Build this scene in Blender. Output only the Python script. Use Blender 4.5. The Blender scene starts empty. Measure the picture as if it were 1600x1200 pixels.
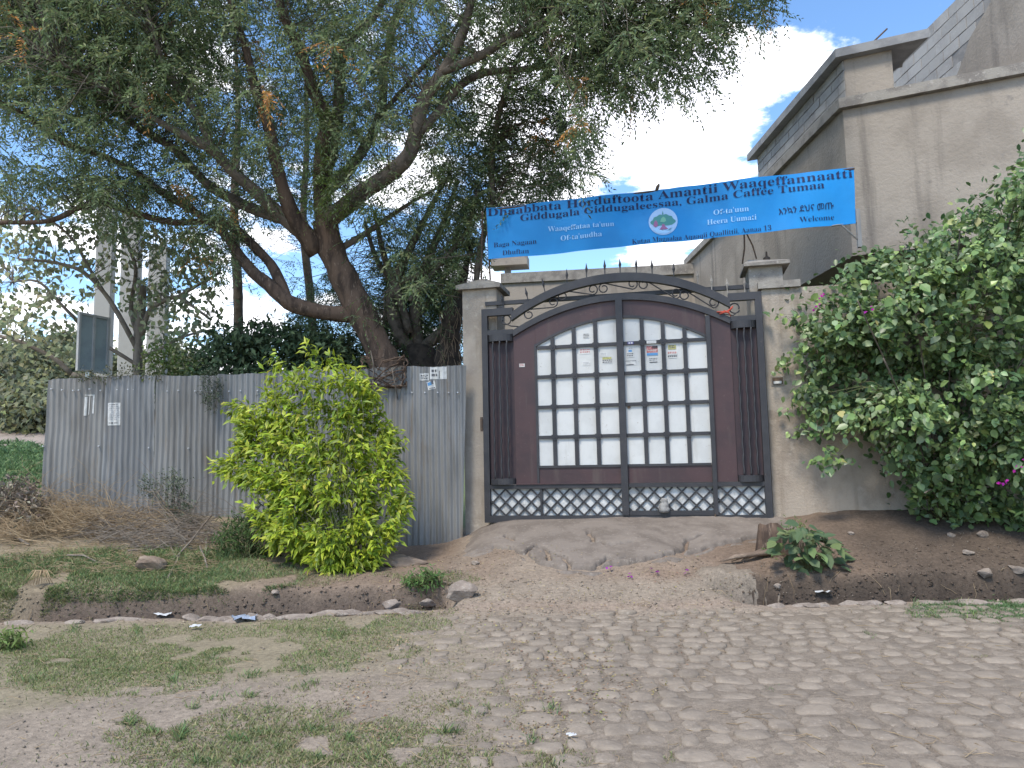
import bpy, math, random
import numpy as np
from mathutils import Vector, Matrix

random.seed(5)
rng = np.random.default_rng(11)
SC = bpy.context.scene
COL = SC.collection
R = math.radians

# ------------------------------------------------------------------ camera
FPX, EYE = 1155.0, 1.3                      # focal length in pixels of the 1600 px photo, eye height
PITCH, ROLL = R(5.7), R(1.15)
FW = np.array([0, math.cos(PITCH), math.sin(PITCH)])
U0 = np.array([0, -math.sin(PITCH), math.cos(PITCH)])
RT = math.cos(ROLL) * np.array([1.0, 0, 0]) - math.sin(ROLL) * U0
UP = math.cos(ROLL) * U0 + math.sin(ROLL) * np.array([1.0, 0, 0])
CAM = np.array([0, 0, EYE])
cd = bpy.data.cameras.new('camera'); cam = bpy.data.objects.new('camera', cd); COL.objects.link(cam)
cd.sensor_width = 36; cd.lens = FPX / 1600 * 36; cd.clip_start = .05; cd.clip_end = 2000
cam.matrix_world = Matrix(((RT[0], UP[0], -FW[0], CAM[0]), (RT[1], UP[1], -FW[1], CAM[1]), (RT[2], UP[2], -FW[2], CAM[2]), (0, 0, 0, 1)))
SC.camera = cam

def ray(x, y):
    return FW + RT * (x - 800) / FPX - UP * (y - 600) / FPX
def at(x, y, Y):                            # the point seen at photo pixel (x, y) that lies Y metres ahead
    d = ray(x, y); return CAM + d * (Y / d[1])
def onplane(x, y, p0, n):
    d = ray(x, y); return CAM + d * (np.dot(np.asarray(p0) - CAM, n) / np.dot(d, n))

# ------------------------------------------------------------------ world, sun, exposure
SUN_DIR = np.array([-0.30, -0.50, 0.90]); SUN_DIR /= np.linalg.norm(SUN_DIR)
w = bpy.data.worlds.new("World"); SC.world = w; w.use_nodes = True
nt = w.node_tree; nt.nodes.clear()
def N(t, nt_=None, **kw):
    n = (nt_ or nt).nodes.new(t)
    for k, v in kw.items(): setattr(n, k, v)
    return n
out = N('ShaderNodeOutputWorld'); sky = N('ShaderNodeTexSky'); sky.sky_type = 'NISHITA'; sky.sun_disc = False
sky.sun_elevation = math.asin(SUN_DIR[2]); sky.sun_rotation = math.atan2(SUN_DIR[0], SUN_DIR[1])
sky.air_density = 1.0; sky.dust_density = 0.3; sky.ozone_density = 2.2
bg = N('ShaderNodeBackground'); bg.inputs[1].default_value = 0.15
bgc = N('ShaderNodeBackground'); bgc.inputs[1].default_value = 1.15
mixs = N('ShaderNodeMixShader'); tc = N('ShaderNodeTexCoord')
sep = N('ShaderNodeSeparateXYZ'); nt.links.new(tc.outputs['Generated'], sep.inputs[0])
zc = N('ShaderNodeMath', operation='MAXIMUM'); nt.links.new(sep.outputs[2], zc.inputs[0]); zc.inputs[1].default_value = 0.0
za = N('ShaderNodeMath', operation='ADD'); nt.links.new(zc.outputs[0], za.inputs[0]); za.inputs[1].default_value = 0.22
dv = N('ShaderNodeVectorMath', operation='DIVIDE'); nt.links.new(tc.outputs['Generated'], dv.inputs[0])
cmb = N('ShaderNodeCombineXYZ')
for i in range(3): nt.links.new(za.outputs[0], cmb.inputs[i])
nt.links.new(cmb.outputs[0], dv.inputs[1])
nz = N('ShaderNodeTexNoise'); nz.inputs['Scale'].default_value = 3.4; nz.inputs['Detail'].default_value = 11; nz.inputs['Roughness'].default_value = .6
nt.links.new(dv.outputs[0], nz.inputs['Vector'])
nsc = N('ShaderNodeMath', operation='MULTIPLY_ADD'); nt.links.new(nz.outputs[0], nsc.inputs[0]); nsc.inputs[1].default_value = 2.3; nsc.inputs[2].default_value = -.73
dens = nsc.outputs[0]
# cumulus banks where the photograph has them (and clear gaps between), as soft bumps in cloud cover by sky direction
for (px, py, rad, amp) in [(1000, 210, .16, .42), (1130, 150, .12, .34), (1215, 115, .085, .30), (1285, 70, .065, .34), (900, 120, .2, .2), (1090, 390, .07, .2),
                           (1195, 225, .065, -.45), (1200, -5, .085, -.42), (1330, 190, .13, -.4), (1390, 60, .05, -.3), (960, 395, .1, -.22), (640, 200, .2, .14), (30, 330, .08, .22),
                           (330, 470, .16, .25), (60, 250, .12, -.2), (40, 480, .12, .2), (1420, 20, .05, .14), (600, 420, .1, -.15)]:
    d = ray(px, py); d = d / np.linalg.norm(d)
    dist = N('ShaderNodeVectorMath', operation='DISTANCE'); nt.links.new(tc.outputs['Generated'], dist.inputs[0]); dist.inputs[1].default_value = d
    mr = N('ShaderNodeMapRange', interpolation_type='SMOOTHSTEP'); nt.links.new(dist.outputs['Value'], mr.inputs[0])
    mr.inputs[1].default_value = 0; mr.inputs[2].default_value = rad * 1.5; mr.inputs[3].default_value = amp; mr.inputs[4].default_value = 0
    ad = N('ShaderNodeMath', operation='ADD'); nt.links.new(dens, ad.inputs[0]); nt.links.new(mr.outputs[0], ad.inputs[1]); dens = ad.outputs[0]
cov = N('ShaderNodeMapRange', interpolation_type='SMOOTHSTEP'); nt.links.new(dens, cov.inputs[0]); cov.inputs[1].default_value = .50; cov.inputs[2].default_value = .74
ccol = N('ShaderNodeMapRange'); nt.links.new(dens, ccol.inputs[0]); ccol.inputs[1].default_value = .55; ccol.inputs[2].default_value = 1.0; ccol.inputs[3].default_value = .98; ccol.inputs[4].default_value = .86
cc = N('ShaderNodeCombineColor'); nt.links.new(ccol.outputs[0], cc.inputs[0]); nt.links.new(ccol.outputs[0], cc.inputs[1]); cc.inputs[2].default_value = .97
nt.links.new(cc.outputs[0], bgc.inputs[0]); hs_ = N('ShaderNodeHueSaturation'); hs_.inputs['Saturation'].default_value = 1.12; hs_.inputs['Value'].default_value = .95; nt.links.new(sky.outputs[0], hs_.inputs['Color']); nt.links.new(hs_.outputs[0], bg.inputs[0])
nt.links.new(cov.outputs[0], mixs.inputs[0]); nt.links.new(bg.outputs[0], mixs.inputs[1]); nt.links.new(bgc.outputs[0], mixs.inputs[2])
nt.links.new(mixs.outputs[0], out.inputs[0])

sd = bpy.data.lights.new('sun', 'SUN'); so = bpy.data.objects.new('sun', sd); COL.objects.link(so)
sd.energy = 1.9; sd.angle = R(14); sd.color = (1, .93, .81)
so.rotation_euler = Vector(SUN_DIR).to_track_quat('Z', 'Y').to_euler()
SC.view_settings.view_transform = 'Standard'; SC.view_settings.look = 'None'
SC.view_settings.gamma = 1; SC.view_settings.use_curve_mapping = False
SC.view_settings.exposure = 1.12
SC.render.engine = 'CYCLES'
SC.cycles.max_bounces = 6; SC.cycles.transparent_max_bounces = 8

# ------------------------------------------------------------------ materials
def pmat(name, c1, c2=None, scale=4, c3=None, scale3=35, rough=.85, metal=0.0, bump=0.0, bscale=50, stretch=(1, 1, 1), spec=.3, th=(.42, .62), th3=(.55, .7), streak=None, island=0.0):
    m = bpy.data.materials.new(name); m.use_nodes = True; t = m.node_tree
    b = t.nodes['Principled BSDF']; b.inputs['Roughness'].default_value = rough; b.inputs['Metallic'].default_value = metal
    b.inputs['Specular IOR Level'].default_value = spec
    b.inputs['Base Color'].default_value = (*c1, 1)
    co = N('ShaderNodeTexCoord', t); mp = N('ShaderNodeMapping', t); mp.inputs['Scale'].default_value = stretch
    g = N('ShaderNodeNewGeometry', t); t.links.new(g.outputs['Position'], mp.inputs[0])
    col = None
    def noise(sc, det=6):
        n = N('ShaderNodeTexNoise', t); n.inputs['Scale'].default_value = sc; n.inputs['Detail'].default_value = det; n.inputs['Roughness'].default_value = .62
        t.links.new(mp.outputs[0], n.inputs['Vector']); return n
    def mixc(prev, c, fac, th_):
        r = N('ShaderNodeMapRange', t, interpolation_type='SMOOTHSTEP'); t.links.new(fac, r.inputs[0]); r.inputs[1].default_value = th_[0]; r.inputs[2].default_value = th_[1]
        mx = N('ShaderNodeMix', t, data_type='RGBA'); t.links.new(r.outputs[0], mx.inputs[0])
        if isinstance(prev, tuple): mx.inputs[6].default_value = (*prev, 1)
        else: t.links.new(prev, mx.inputs[6])
        mx.inputs[7].default_value = (*c, 1); return mx.outputs[2]
    if c2: col = mixc(c1, c2, noise(scale).outputs[0], th)
    if c3: col = mixc(col if col else c1, c3, noise(scale3).outputs[0], th3)
    if streak:
        m2 = N('ShaderNodeMapping', t); m2.inputs['Scale'].default_value = (1, 1, .1); t.links.new(g.outputs['Position'], m2.inputs[0])
        ns = N('ShaderNodeTexNoise', t); ns.inputs['Scale'].default_value = streak[1]; ns.inputs['Detail'].default_value = 7; ns.inputs['Roughness'].default_value = .6; t.links.new(m2.outputs[0], ns.inputs['Vector'])
        col = mixc(col if col else c1, streak[0], ns.outputs[0], streak[2])
    if island:
        rr = N('ShaderNodeMapRange', t); t.links.new(g.outputs['Random Per Island'], rr.inputs[0]); rr.inputs[3].default_value = 1 - island; rr.inputs[4].default_value = 1 + island
        oi = N('ShaderNodeObjectInfo', t); r2_ = N('ShaderNodeMapRange', t); t.links.new(oi.outputs['Random'], r2_.inputs[0]); r2_.inputs[3].default_value = 1 - island; r2_.inputs[4].default_value = 1 + island
        v = N('ShaderNodeVectorMath', t, operation='SCALE'); t.links.new(col, v.inputs[0]); t.links.new(rr.outputs[0], v.inputs['Scale'])
        v2 = N('ShaderNodeVectorMath', t, operation='SCALE'); t.links.new(v.outputs[0], v2.inputs[0]); t.links.new(r2_.outputs[0], v2.inputs['Scale']); col = v2.outputs[0]
    if col: t.links.new(col, b.inputs['Base Color'])
    if bump:
        bp = N('ShaderNodeBump', t); bp.inputs['Strength'].default_value = bump; bp.inputs['Distance'].default_value = .02
        t.links.new(noise(bscale, 8).outputs[0], bp.inputs['Height']); t.links.new(bp.outputs[0], b.inputs['Normal'])
    return m

def leafmat(name, trans=.35, rough=.45, spec=.35):
    m = bpy.data.materials.new(name); m.use_nodes = True; t = m.node_tree
    b = t.nodes['Principled BSDF']; b.inputs['Roughness'].default_value = rough; b.inputs['Specular IOR Level'].default_value = spec
    a = N('ShaderNodeAttribute', t); a.attribute_name = 'tint'
    t.links.new(a.outputs['Color'], b.inputs['Base Color'])
    tr = N('ShaderNodeBsdfTranslucent', t); t.links.new(a.outputs['Color'], tr.inputs[0])
    mx = N('ShaderNodeMixShader', t); mx.inputs[0].default_value = trans
    t.links.new(b.outputs[0], mx.inputs[1]); t.links.new(tr.outputs[0], mx.inputs[2])
    t.links.new(mx.outputs[0], t.nodes['Material Output'].inputs[0])
    return m

def tintmat(name, rough=.9, bump=.25, bscale=40, mult=True):        # base colour = per-vertex soil kind with painted bush shade, broken up by noise
    m = bpy.data.materials.new(name); m.use_nodes = True; t = m.node_tree
    b = t.nodes['Principled BSDF']; b.inputs['Roughness'].default_value = rough; b.inputs['Specular IOR Level'].default_value = .15
    a = N('ShaderNodeAttribute', t); a.attribute_name = 'tint'
    g = N('ShaderNodeNewGeometry', t)
    prev = a.outputs['Color']
    for sc, lo, hi in ((3.2, .86, 1.14), (28, .72, 1.28), (140, .7, 1.3)):
        n = N('ShaderNodeTexNoise', t); n.inputs['Scale'].default_value = sc; n.inputs['Detail'].default_value = 7; n.inputs['Roughness'].default_value = .65; t.links.new(g.outputs['Position'], n.inputs['Vector'])
        r = N('ShaderNodeMapRange', t); t.links.new(n.outputs[0], r.inputs[0]); r.inputs[1].default_value = .3; r.inputs[2].default_value = .7; r.inputs[3].default_value = lo; r.inputs[4].default_value = hi
        v = N('ShaderNodeVectorMath', t, operation='SCALE'); t.links.new(prev, v.inputs[0]); t.links.new(r.outputs[0], v.inputs['Scale']); prev = v.outputs[0]
    t.links.new(prev, b.inputs['Base Color'])
    n = N('ShaderNodeTexNoise', t); n.inputs['Scale'].default_value = bscale; n.inputs['Detail'].default_value = 9; n.inputs['Roughness'].default_value = .7; t.links.new(g.outputs['Position'], n.inputs['Vector'])
    bp = N('ShaderNodeBump', t); bp.inputs['Strength'].default_value = bump; bp.inputs['Distance'].default_value = .03
    t.links.new(n.outputs[0], bp.inputs['Height']); t.links.new(bp.outputs[0], b.inputs['Normal'])
    return m

M = {}
M['soil'] = tintmat('soil', bump=.45)
M['stone'] = pmat('stone', (.256, .211, .165), (.198, .163, .128), 7, (.305, .255, .205), 30, rough=.9, bump=.5, bscale=45, island=.10)
M['rock'] = pmat('rock', (.29, .24, .20), (.21, .17, .14), 9, (.36, .32, .28), 50, rough=.95, bump=.7, bscale=30)
M['cement'] = pmat('cement', (.205, .172, .145), (.155, .128, .107), 3, (.25, .213, .18), 25, rough=.95, bump=.4, bscale=40)
M['plaster'] = pmat('plaster', (.40, .345, .285), (.32, .272, .222), 1.6, (.42, .365, .30), 12, rough=.95, bump=.5, bscale=40, streak=((.20, .165, .13), 4.5, (.55, .78)))
M['plaster_wall'] = pmat('plaster_wall', (.365, .308, .25), (.28, .232, .187), 1.9, (.39, .33, .27), 9, rough=.95, bump=.5, bscale=40, streak=((.20, .155, .115), 4, (.52, .75)))
M['grey_plaster'] = pmat('grey_plaster', (.335, .292, .245), (.272, .235, .195), 1.1, (.235, .208, .182), 6, rough=.95, bump=.55, bscale=22, th3=(.6, .75), streak=((.195, .17, .145), 3.5, (.52, .76)))
M['cap'] = pmat('cap_concrete', (.30, .275, .24), (.20, .18, .16), 5, (.38, .35, .31), 20, rough=.95, bump=.45, bscale=45)
M['block'] = pmat('concrete_block', (.36, .345, .325), (.30, .285, .27), 2.5, (.40, .385, .365), 22, island=.08, rough=.95, bump=.35, bscale=60)
M['mortar'] = pmat('mortar', (.27, .255, .24), (.21, .20, .19), 6, rough=.97, bump=.3)
M['slab'] = pmat('roof_slab', (.29, .29, .29), (.22, .22, .225), 3, rough=.95, bump=.3)
for k_, (ca, cb) in {'zinc': ((.240, .238, .231), (.178, .175, .168)), 'zinc_brown': ((.232, .225, .212), (.172, .163, .15)), 'zinc_blue': ((.232, .233, .230), (.174, .174, .172))}.items():
    M[k_] = pmat(k_, ca, cb, 3, (.19, .15, .112), 5, rough=.55, metal=.2, bump=.15, bscale=25, stretch=(1.6, 1.6, .22), spec=.4, th3=(.55, .76))
M['steel'] = pmat('dark_painted_steel', (.029, .028, .031), (.040, .038, .041), 4, (.085, .07, .06), 30, rough=.5, spec=.45, bump=.08, bscale=80, th3=(.62, .75))
M['maroon'] = pmat('maroon_paint', (.066, .036, .037), (.050, .030, .032), 2.2, (.10, .066, .06), 25, rough=.5, spec=.4, bump=.12, bscale=9, th3=(.6, .75), streak=((.085, .062, .055), 7, (.55, .75)))
M['dark_maroon'] = pmat('dark_maroon_paint', (.05, .030, .033), (.037, .025, .03), 4, rough=.55, spec=.4)
M['white'] = pmat('white_paint', (.56, .56, .54), (.50, .50, .48), 3, (.36, .33, .29), 26, rough=.55, spec=.35, bump=.1, bscale=7, th3=(.62, .74), streak=((.40, .38, .345), 9, (.58, .8)), island=.03)
M['plastic_white'] = pmat('white_sheeting', (.56, .56, .545), (.40, .39, .37), 7, rough=.5, bump=.7, bscale=14)
M['banner'] = pmat('banner_vinyl', (.0, .205, .54), (.004, .23, .58), 2, rough=.42, spec=.4, bump=.06, bscale=6)
M['ink'] = pmat('navy_ink', (.006, .016, .07), rough=.5)
M['ink_white'] = pmat('pale_ink', (.29, .53, .81), rough=.5)
M['emb_white'] = pmat('emblem_white', (.32, .50, .76), rough=.5); M['emb_green'] = pmat('emblem_green', (.06, .24, .24), rough=.5)
M['emb_red'] = pmat('emblem_red', (.28, .12, .26), rough=.5); M['emb_lime'] = pmat('emblem_lime', (.16, .40, .30), rough=.5)
M['paper'] = pmat('paper', (.58, .58, .56), (.48, .48, .455), 20, rough=.8)
M['print_black'] = pmat('print_black', (.05, .05, .06), (.2, .2, .2), 90, rough=.8); M['print_red'] = pmat('print_red', (.35, .10, .10), (.5, .3, .28), 90, rough=.8)
M['print_blue'] = pmat('print_blue', (.10, .26, .48), rough=.8); M['print_yellow'] = pmat('print_yellow', (.45, .43, .17), (.25, .25, .1), 80, rough=.8)
M['print_purple'] = pmat('print_purple', (.12, .11, .28), rough=.8); M['print_grey'] = pmat('print_grey', (.3, .3, .31), (.45, .45, .45), 90, rough=.8)
M['bark'] = pmat('bark', (.13, .088, .064), (.06, .042, .033), 9, (.21, .155, .115), 30, rough=.95, bump=1.0, bscale=26, stretch=(1, 1, .3))
M['bark_pale'] = pmat('pale_bark', (.165, .135, .108), (.095, .078, .062), 7, (.23, .195, .155), 25, rough=.9, bump=.5, bscale=25)
M['bark_dark'] = pmat('dark_bark', (.085, .066, .052), (.05, .04, .033), 9, rough=.95, bump=1.0, bscale=20)
M['twig'] = pmat('dry_twig', (.25, .18, .12), (.17, .125, .09), 8, (.33, .25, .17), 30, rough=.9)
M['straw'] = pmat('straw', (.36, .27, .165), (.25, .18, .11), 8, rough=.9)
M['stick'] = pmat('grey_stick', (.22, .185, .15), (.16, .13, .105), 8, rough=.9, bump=.3)
M['wood'] = pmat('old_wood', (.25, .19, .145), (.17, .125, .095), 8, (.32, .25, .19), 40, rough=.95, bump=.9, bscale=20, stretch=(.3, 1, 1))
M['litter_white'] = pmat('litter_plastic', (.52, .53, .54), rough=.5); M['litter_blue'] = pmat('litter_blue', (.22, .27, .36), (.34, .38, .44), 40, rough=.5)
M['green_stem'] = pmat('green_stem', (.12, .13, .05), (.09, .09, .045), 10, rough=.7)
M['signback'] = pmat('sign_metal', (.34, .39, .40), (.28, .32, .335), 3, rough=.6, metal=.2)
M['col'] = pmat('column_concrete', (.42, .41, .39), (.35, .34, .325), 2, rough=.95, bump=.2)
M['rag_red'] = pmat('red_rag', (.42, .07, .045), rough=.9); M['rag_grey'] = pmat('grey_rag', (.30, .29, .275), (.22, .21, .2), 20, rough=.95, bump=.5)
M['iron'] = pmat('rusty_iron', (.09, .065, .05), (.13, .09, .06), 30, rough=.8); M['cable'] = pmat('cable_black', (.02, .02, .022), rough=.6)
M['recess_shade'] = pmat('shade_dark_plaster', (.075, .072, .07), (.05, .048, .048), 2, rough=.95)  # shade below the overhang, put into the ground storey's plaster colour
M['leaf'] = leafmat('small_leaf', .48); M['leaf_gloss'] = leafmat('glossy_leaf', .28, rough=.38, spec=.5); M['leaf_yellow'] = leafmat('variegated_leaf', .38, rough=.45, spec=.4)
M['leaf_dull'] = leafmat('dull_leaf', .25, rough=.7, spec=.2); M['grass'] = leafmat('grass_blade', .3, rough=.6, spec=.25); M['litter_leaf'] = leafmat('dead_leaf', .1, rough=.85, spec=.1)
M['petal'] = leafmat('petal', .4, rough=.6, spec=.2)

# ------------------------------------------------------------------ object helpers
def wloc(o):
    v = np.zeros(3)
    while o is not None: v = v + np.array(o.location); o = o.parent
    return v
def link(o, parent=None):
    COL.objects.link(o)
    if parent is not None: o.parent = parent
    return o
def tag(o, label=None, cat=None, group=None, kind=None):
    if label: o['label'] = label
    if cat: o['category'] = cat
    if group: o['group'] = group
    if kind: o['kind'] = kind
    return o
def thing(name, loc, label, cat, group=None):
    o = bpy.data.objects.new(name, None); o.empty_display_size = .2; o.location = [float(v) for v in loc]; link(o)
    return tag(o, label, cat, group)

def meshnp(name, V, F, mat, parent=None, tint=None, smooth=False, kind=None):
    V = np.asarray(V, dtype=np.float32); F = np.asarray(F, dtype=np.int32)
    if parent is not None: V = V - wloc(parent).astype(np.float32)
    me = bpy.data.meshes.new(name); k = F.shape[1]
    me.vertices.add(len(V)); me.vertices.foreach_set('co', V.ravel())
    me.loops.add(F.size); me.loops.foreach_set('vertex_index', F.ravel())
    me.polygons.add(len(F)); me.polygons.foreach_set('loop_start', np.arange(0, F.size, k, dtype=np.int32)); me.polygons.foreach_set('loop_total', np.full(len(F), k, dtype=np.int32))
    if smooth: me.polygons.foreach_set('use_smooth', np.ones(len(F), dtype=bool))
    me.update(calc_edges=True)
    if tint is not None:
        a = me.color_attributes.new('tint', 'FLOAT_COLOR', 'POINT')
        c = np.ones((len(V), 4), dtype=np.float32); c[:, :3] = tint; a.data.foreach_set('color', c.ravel())
    me.materials.append(mat)
    o = bpy.data.objects.new(name, me); link(o, parent)
    if kind: o['kind'] = kind
    return o

class MB:
    """collects boxes, prisms and tubes in a local frame (o, ex, ey, ez) and links them as ONE mesh object"""
    def __init__(s, frame=None):
        s.V = []; s.F = []; s.f = frame or (np.zeros(3), np.array([1., 0, 0]), np.array([0, 1., 0]), np.array([0, 0, 1.]))
    def P(s, p):
        o, a, b, c = s.f; return o + a * p[0] + b * p[1] + c * p[2]
    def add(s, pts, faces):
        k = len(s.V); s.V += [s.P(p) for p in pts]; s.F += [[i + k for i in f] for f in faces]; return s
    def box(s, x0, x1, y0, y1, z0, z1):
        return s.add([(x0, y0, z0), (x1, y0, z0), (x1, y1, z0), (x0, y1, z0), (x0, y0, z1), (x1, y0, z1), (x1, y1, z1), (x0, y1, z1)],
                     [(0, 3, 2, 1), (4, 5, 6, 7), (0, 1, 5, 4), (1, 2, 6, 5), (2, 3, 7, 6), (3, 0, 4, 7)])
    def prism(s, poly, y0, y1):                              # polygon in (x, z), extruded along y
        n = len(poly)
        return s.add([(x, y0, z) for x, z in poly] + [(x, y1, z) for x, z in poly],
                     [tuple(range(n)), tuple(range(2 * n - 1, n - 1, -1))] + [(i, i + n, (i + 1) % n + n, (i + 1) % n) for i in range(n)])
    def strip(s, lo, hi, y0, y1):                            # band between two (x, z) polylines of equal length, extruded along y
        n = len(lo); pts = []
        for y in (y0, y1): pts += [(x, y, z) for x, z in lo] + [(x, y, z) for x, z in hi]
        f = []
        for i in range(n - 1):
            f += [(i, i + 1, n + i + 1, n + i), (2 * n + i, 3 * n + i, 3 * n + i + 1, 2 * n + i + 1), (i, 2 * n + i, 2 * n + i + 1, i + 1), (n + i, n + i + 1, 3 * n + i + 1, 3 * n + i)]
        f += [(0, n, 3 * n, 2 * n), (n - 1, 3 * n - 1, 4 * n - 1, 2 * n - 1)]
        return s.add(pts, f)
    def tube(s, pts, r, n=8, cap=True):
        pts = np.array([s.P(p) for p in pts], float); m = len(pts)
        r = np.full(m, r) if np.isscalar(r) else np.asarray(r)
        T = np.gradient(pts, axis=0); T /= np.linalg.norm(T, axis=1)[:, None] + 1e-9
        a = np.array([0, 0, 1.]) if abs(T[0][2]) < .9 else np.array([1., 0, 0]); u = np.cross(T[0], a); u /= np.linalg.norm(u)
        k = len(s.V); ang = np.linspace(0, 2 * math.pi, n, endpoint=False)
        for i in range(m):
            u = u - T[i] * np.dot(u, T[i]); u /= np.linalg.norm(u) + 1e-9; v = np.cross(T[i], u)
            for q in ang: s.V.append(pts[i] + (u * math.cos(q) + v * math.sin(q)) * r[i])
        for i in range(m - 1):
            for j in range(n): s.F.append([k + i * n + j, k + i * n + (j + 1) % n, k + (i + 1) * n + (j + 1) % n, k + (i + 1) * n + j])
        if cap: s.F += [[k + j for j in range(n - 1, -1, -1)], [k + (m - 1) * n + j for j in range(n)]]
        return s
    def bar(s, a, b, w, d):                                  # square bar lying in the local x-z plane, w wide in plane, d deep along y, centred on a-b
        a = np.array(a, float); b = np.array(b, float); t = b - a; L = math.hypot(t[0], t[2]); nx, nz_ = -t[2] / L * w / 2, t[0] / L * w / 2
        pts = []
        for y in (-d / 2, d / 2):
            for p, sg in ((a, 1), (b, 1), (b, -1), (a, -1)): pts.append((p[0] + nx * sg, p[1] + y, p[2] + nz_ * sg))
        return s.add(pts, [(0, 1, 2, 3), (7, 6, 5, 4), (0, 4, 5, 1), (1, 5, 6, 2), (2, 6, 7, 3), (3, 7, 4, 0)])
    def build(s, name, mat, parent=None, smooth=False, kind=None, bevel=0):
        off = wloc(parent) if parent is not None else np.zeros(3)
        me = bpy.data.meshes.new(name); me.from_pydata([tuple(np.asarray(v) - off) for v in s.V], [], s.F); me.update()
        me.materials.append(mat)
        import bmesh
        bm = bmesh.new(); bm.from_mesh(me); bmesh.ops.recalc_face_normals(bm, faces=bm.faces)
        if bevel: bmesh.ops.bevel(bm, geom=bm.edges, offset=bevel, segments=1, affect='EDGES')
        bm.to_mesh(me); bm.free()
        if smooth: me.polygons.foreach_set('use_smooth', [True] * len(me.polygons))
        o = bpy.data.objects.new(name, me); link(o, parent)
        if kind: o['kind'] = kind
        return o

def spline(pts, step=.12):                                   # Catmull-Rom through rows of (x, y, z, radius)
    pts = np.asarray(pts, float)
    P = np.vstack([2 * pts[0] - pts[1], pts, 2 * pts[-1] - pts[-2]]); outp = []
    for i in range(1, len(P) - 2):
        n = max(2, int(np.linalg.norm(P[i + 1][:3] - P[i][:3]) / step))
        for t in np.linspace(0, 1, n, endpoint=False):
            a, b, c, d = P[i - 1], P[i], P[i + 1], P[i + 2]
            outp.append(.5 * (2 * b + (c - a) * t + (2 * a - 5 * b + 4 * c - d) * t * t + (3 * b - a - 3 * c + d) * t ** 3))
    outp.append(pts[-1]); return np.array(outp)

# smooth value noise on the plane
_lat = rng.random((64, 64))
def vn(x, y, sc=1.0, seed=0):
    x = np.asarray(x, float) * sc + seed * 17.3; y = np.asarray(y, float) * sc + seed * 9.1
    xi = np.floor(x).astype(int); yi = np.floor(y).astype(int); fx = x - xi; fy = y - yi
    fx = fx * fx * (3 - 2 * fx); fy = fy * fy * (3 - 2 * fy)
    g = lambda a, b: _lat[a % 64, b % 64]
    return (g(xi, yi) * (1 - fx) * (1 - fy) + g(xi + 1, yi) * fx * (1 - fy) + g(xi, yi + 1) * (1 - fx) * fy + g(xi + 1, yi + 1) * fx * fy) - .5
def fbm(x, y, sc=1.0, seed=0, o=4):
    return sum(vn(x, y, sc * 2 ** k, seed + k) / 2 ** k for k in range(o))
def sst(a, b, x):
    t = np.clip((np.asarray(x, float) - a) / (b - a), 0, 1); return t * t * (3 - 2 * t)

# ------------------------------------------------------------------ terrain
TH = R(12.5)
GE = np.array([math.cos(TH), -math.sin(TH), 0]); GN = np.array([-math.sin(TH), -math.cos(TH), 0]); GO = np.array([1.40, 9.0, 0])
UPV = np.array([0, 0, 1.0])
def gs(px, py, off=0.0):                                     # photo pixel -> (along, height) in the gate's plane
    p = onplane(px, py, GO + GN * off, GN) - GO; return float(p @ GE), float(p[2])
def GP(s, z, off=0.0): return GO + GE * s + GN * off + UPV * z
FX = [-60, -9, -6.2, -4.2, -3.4, -2.5, -1.6, -.85, -.5, -.2, 0, 3.0, 3.5, 9, 60]
FZ = [.9, .85, .76, .66, .60, .42, .22, .24, .36, .46, .49, .53, .62, .7, .8]
def line_y(x):
    x = np.asarray(x, float); return np.where(x > -.55, 9 - math.tan(TH) * (np.clip(x, -.55, 5) - 1.4), 9.43 + .06 * (-.55 - np.clip(x, -8, -.55)))
def ditch_lines(x):                                          # far and near edge of the drainage ditch
    o = np.zeros_like(x); wob = .14 * vn(x, o, 1.3, 3) + .07 * vn(x, o, 4.3, 4) + .05 * vn(x, o, 12, 5)
    return 6.99 + wob, 6.45 + .8 * wob - .04 * vn(x, o, 9, 7)
def gz(x, y):
    x = np.asarray(x, float); y = np.asarray(y, float)
    zf = np.interp(x, FX, FZ); ly = line_y(x)
    ramp = sst(-.75, -.45, x) * (1 - sst(1.75, 2.15, x - .35 * (6.7 - y)))
    yb, n0 = ditch_lines(x)
    t = np.clip((y - yb) / np.maximum(ly - yb, .3), 0, 1)
    bank = .15 + (zf - .15) * t ** .95
    t2 = np.clip((y - 6.2) / np.maximum(ly - .35 - 6.2, .3), 0, 1); z_ramp = zf * (t2 * t2 * (3 - 2 * t2) * .15 + t2 * .85)
    dd = np.where(x < 0, .26 + .14 * vn(x, 0 * y, 1.1, 8), .30)
    dd = dd * sst(-4.9, -4.2, x)
    z_side = bank * sst(yb - .03, yb + .05, y) - dd * sst(n0, n0 + .09, y) * (1 - sst(yb - .07, yb + .0, y))
    z = z_ramp * ramp + z_side * (1 - ramp)
    beyond = np.clip(y - ly - .3, 0, 38)
    z = z + beyond * .118 * (1 - sst(-6.5, -3.5, x))
    near = np.exp(-((y - 6) / 9) ** 2)
    slab = 1 - .85 * ramp * sst(7.0, 7.6, y)
    z = z + slab * (.05 * fbm(x, y, .55, 1, 3) + .035 * fbm(x, y, 2.4, 2, 4) * sst(6.3, 7, y) + .012 * fbm(x, y, 7, 5, 3) + .075 * fbm(x, y, 6, 15, 4) * np.exp(-((y - 6.85) / .28) ** 2) * (1 - ramp)) * near + fbm(x, y, .12, 6, 3) * .5 * sst(18, 40, y)
    return z
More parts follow.
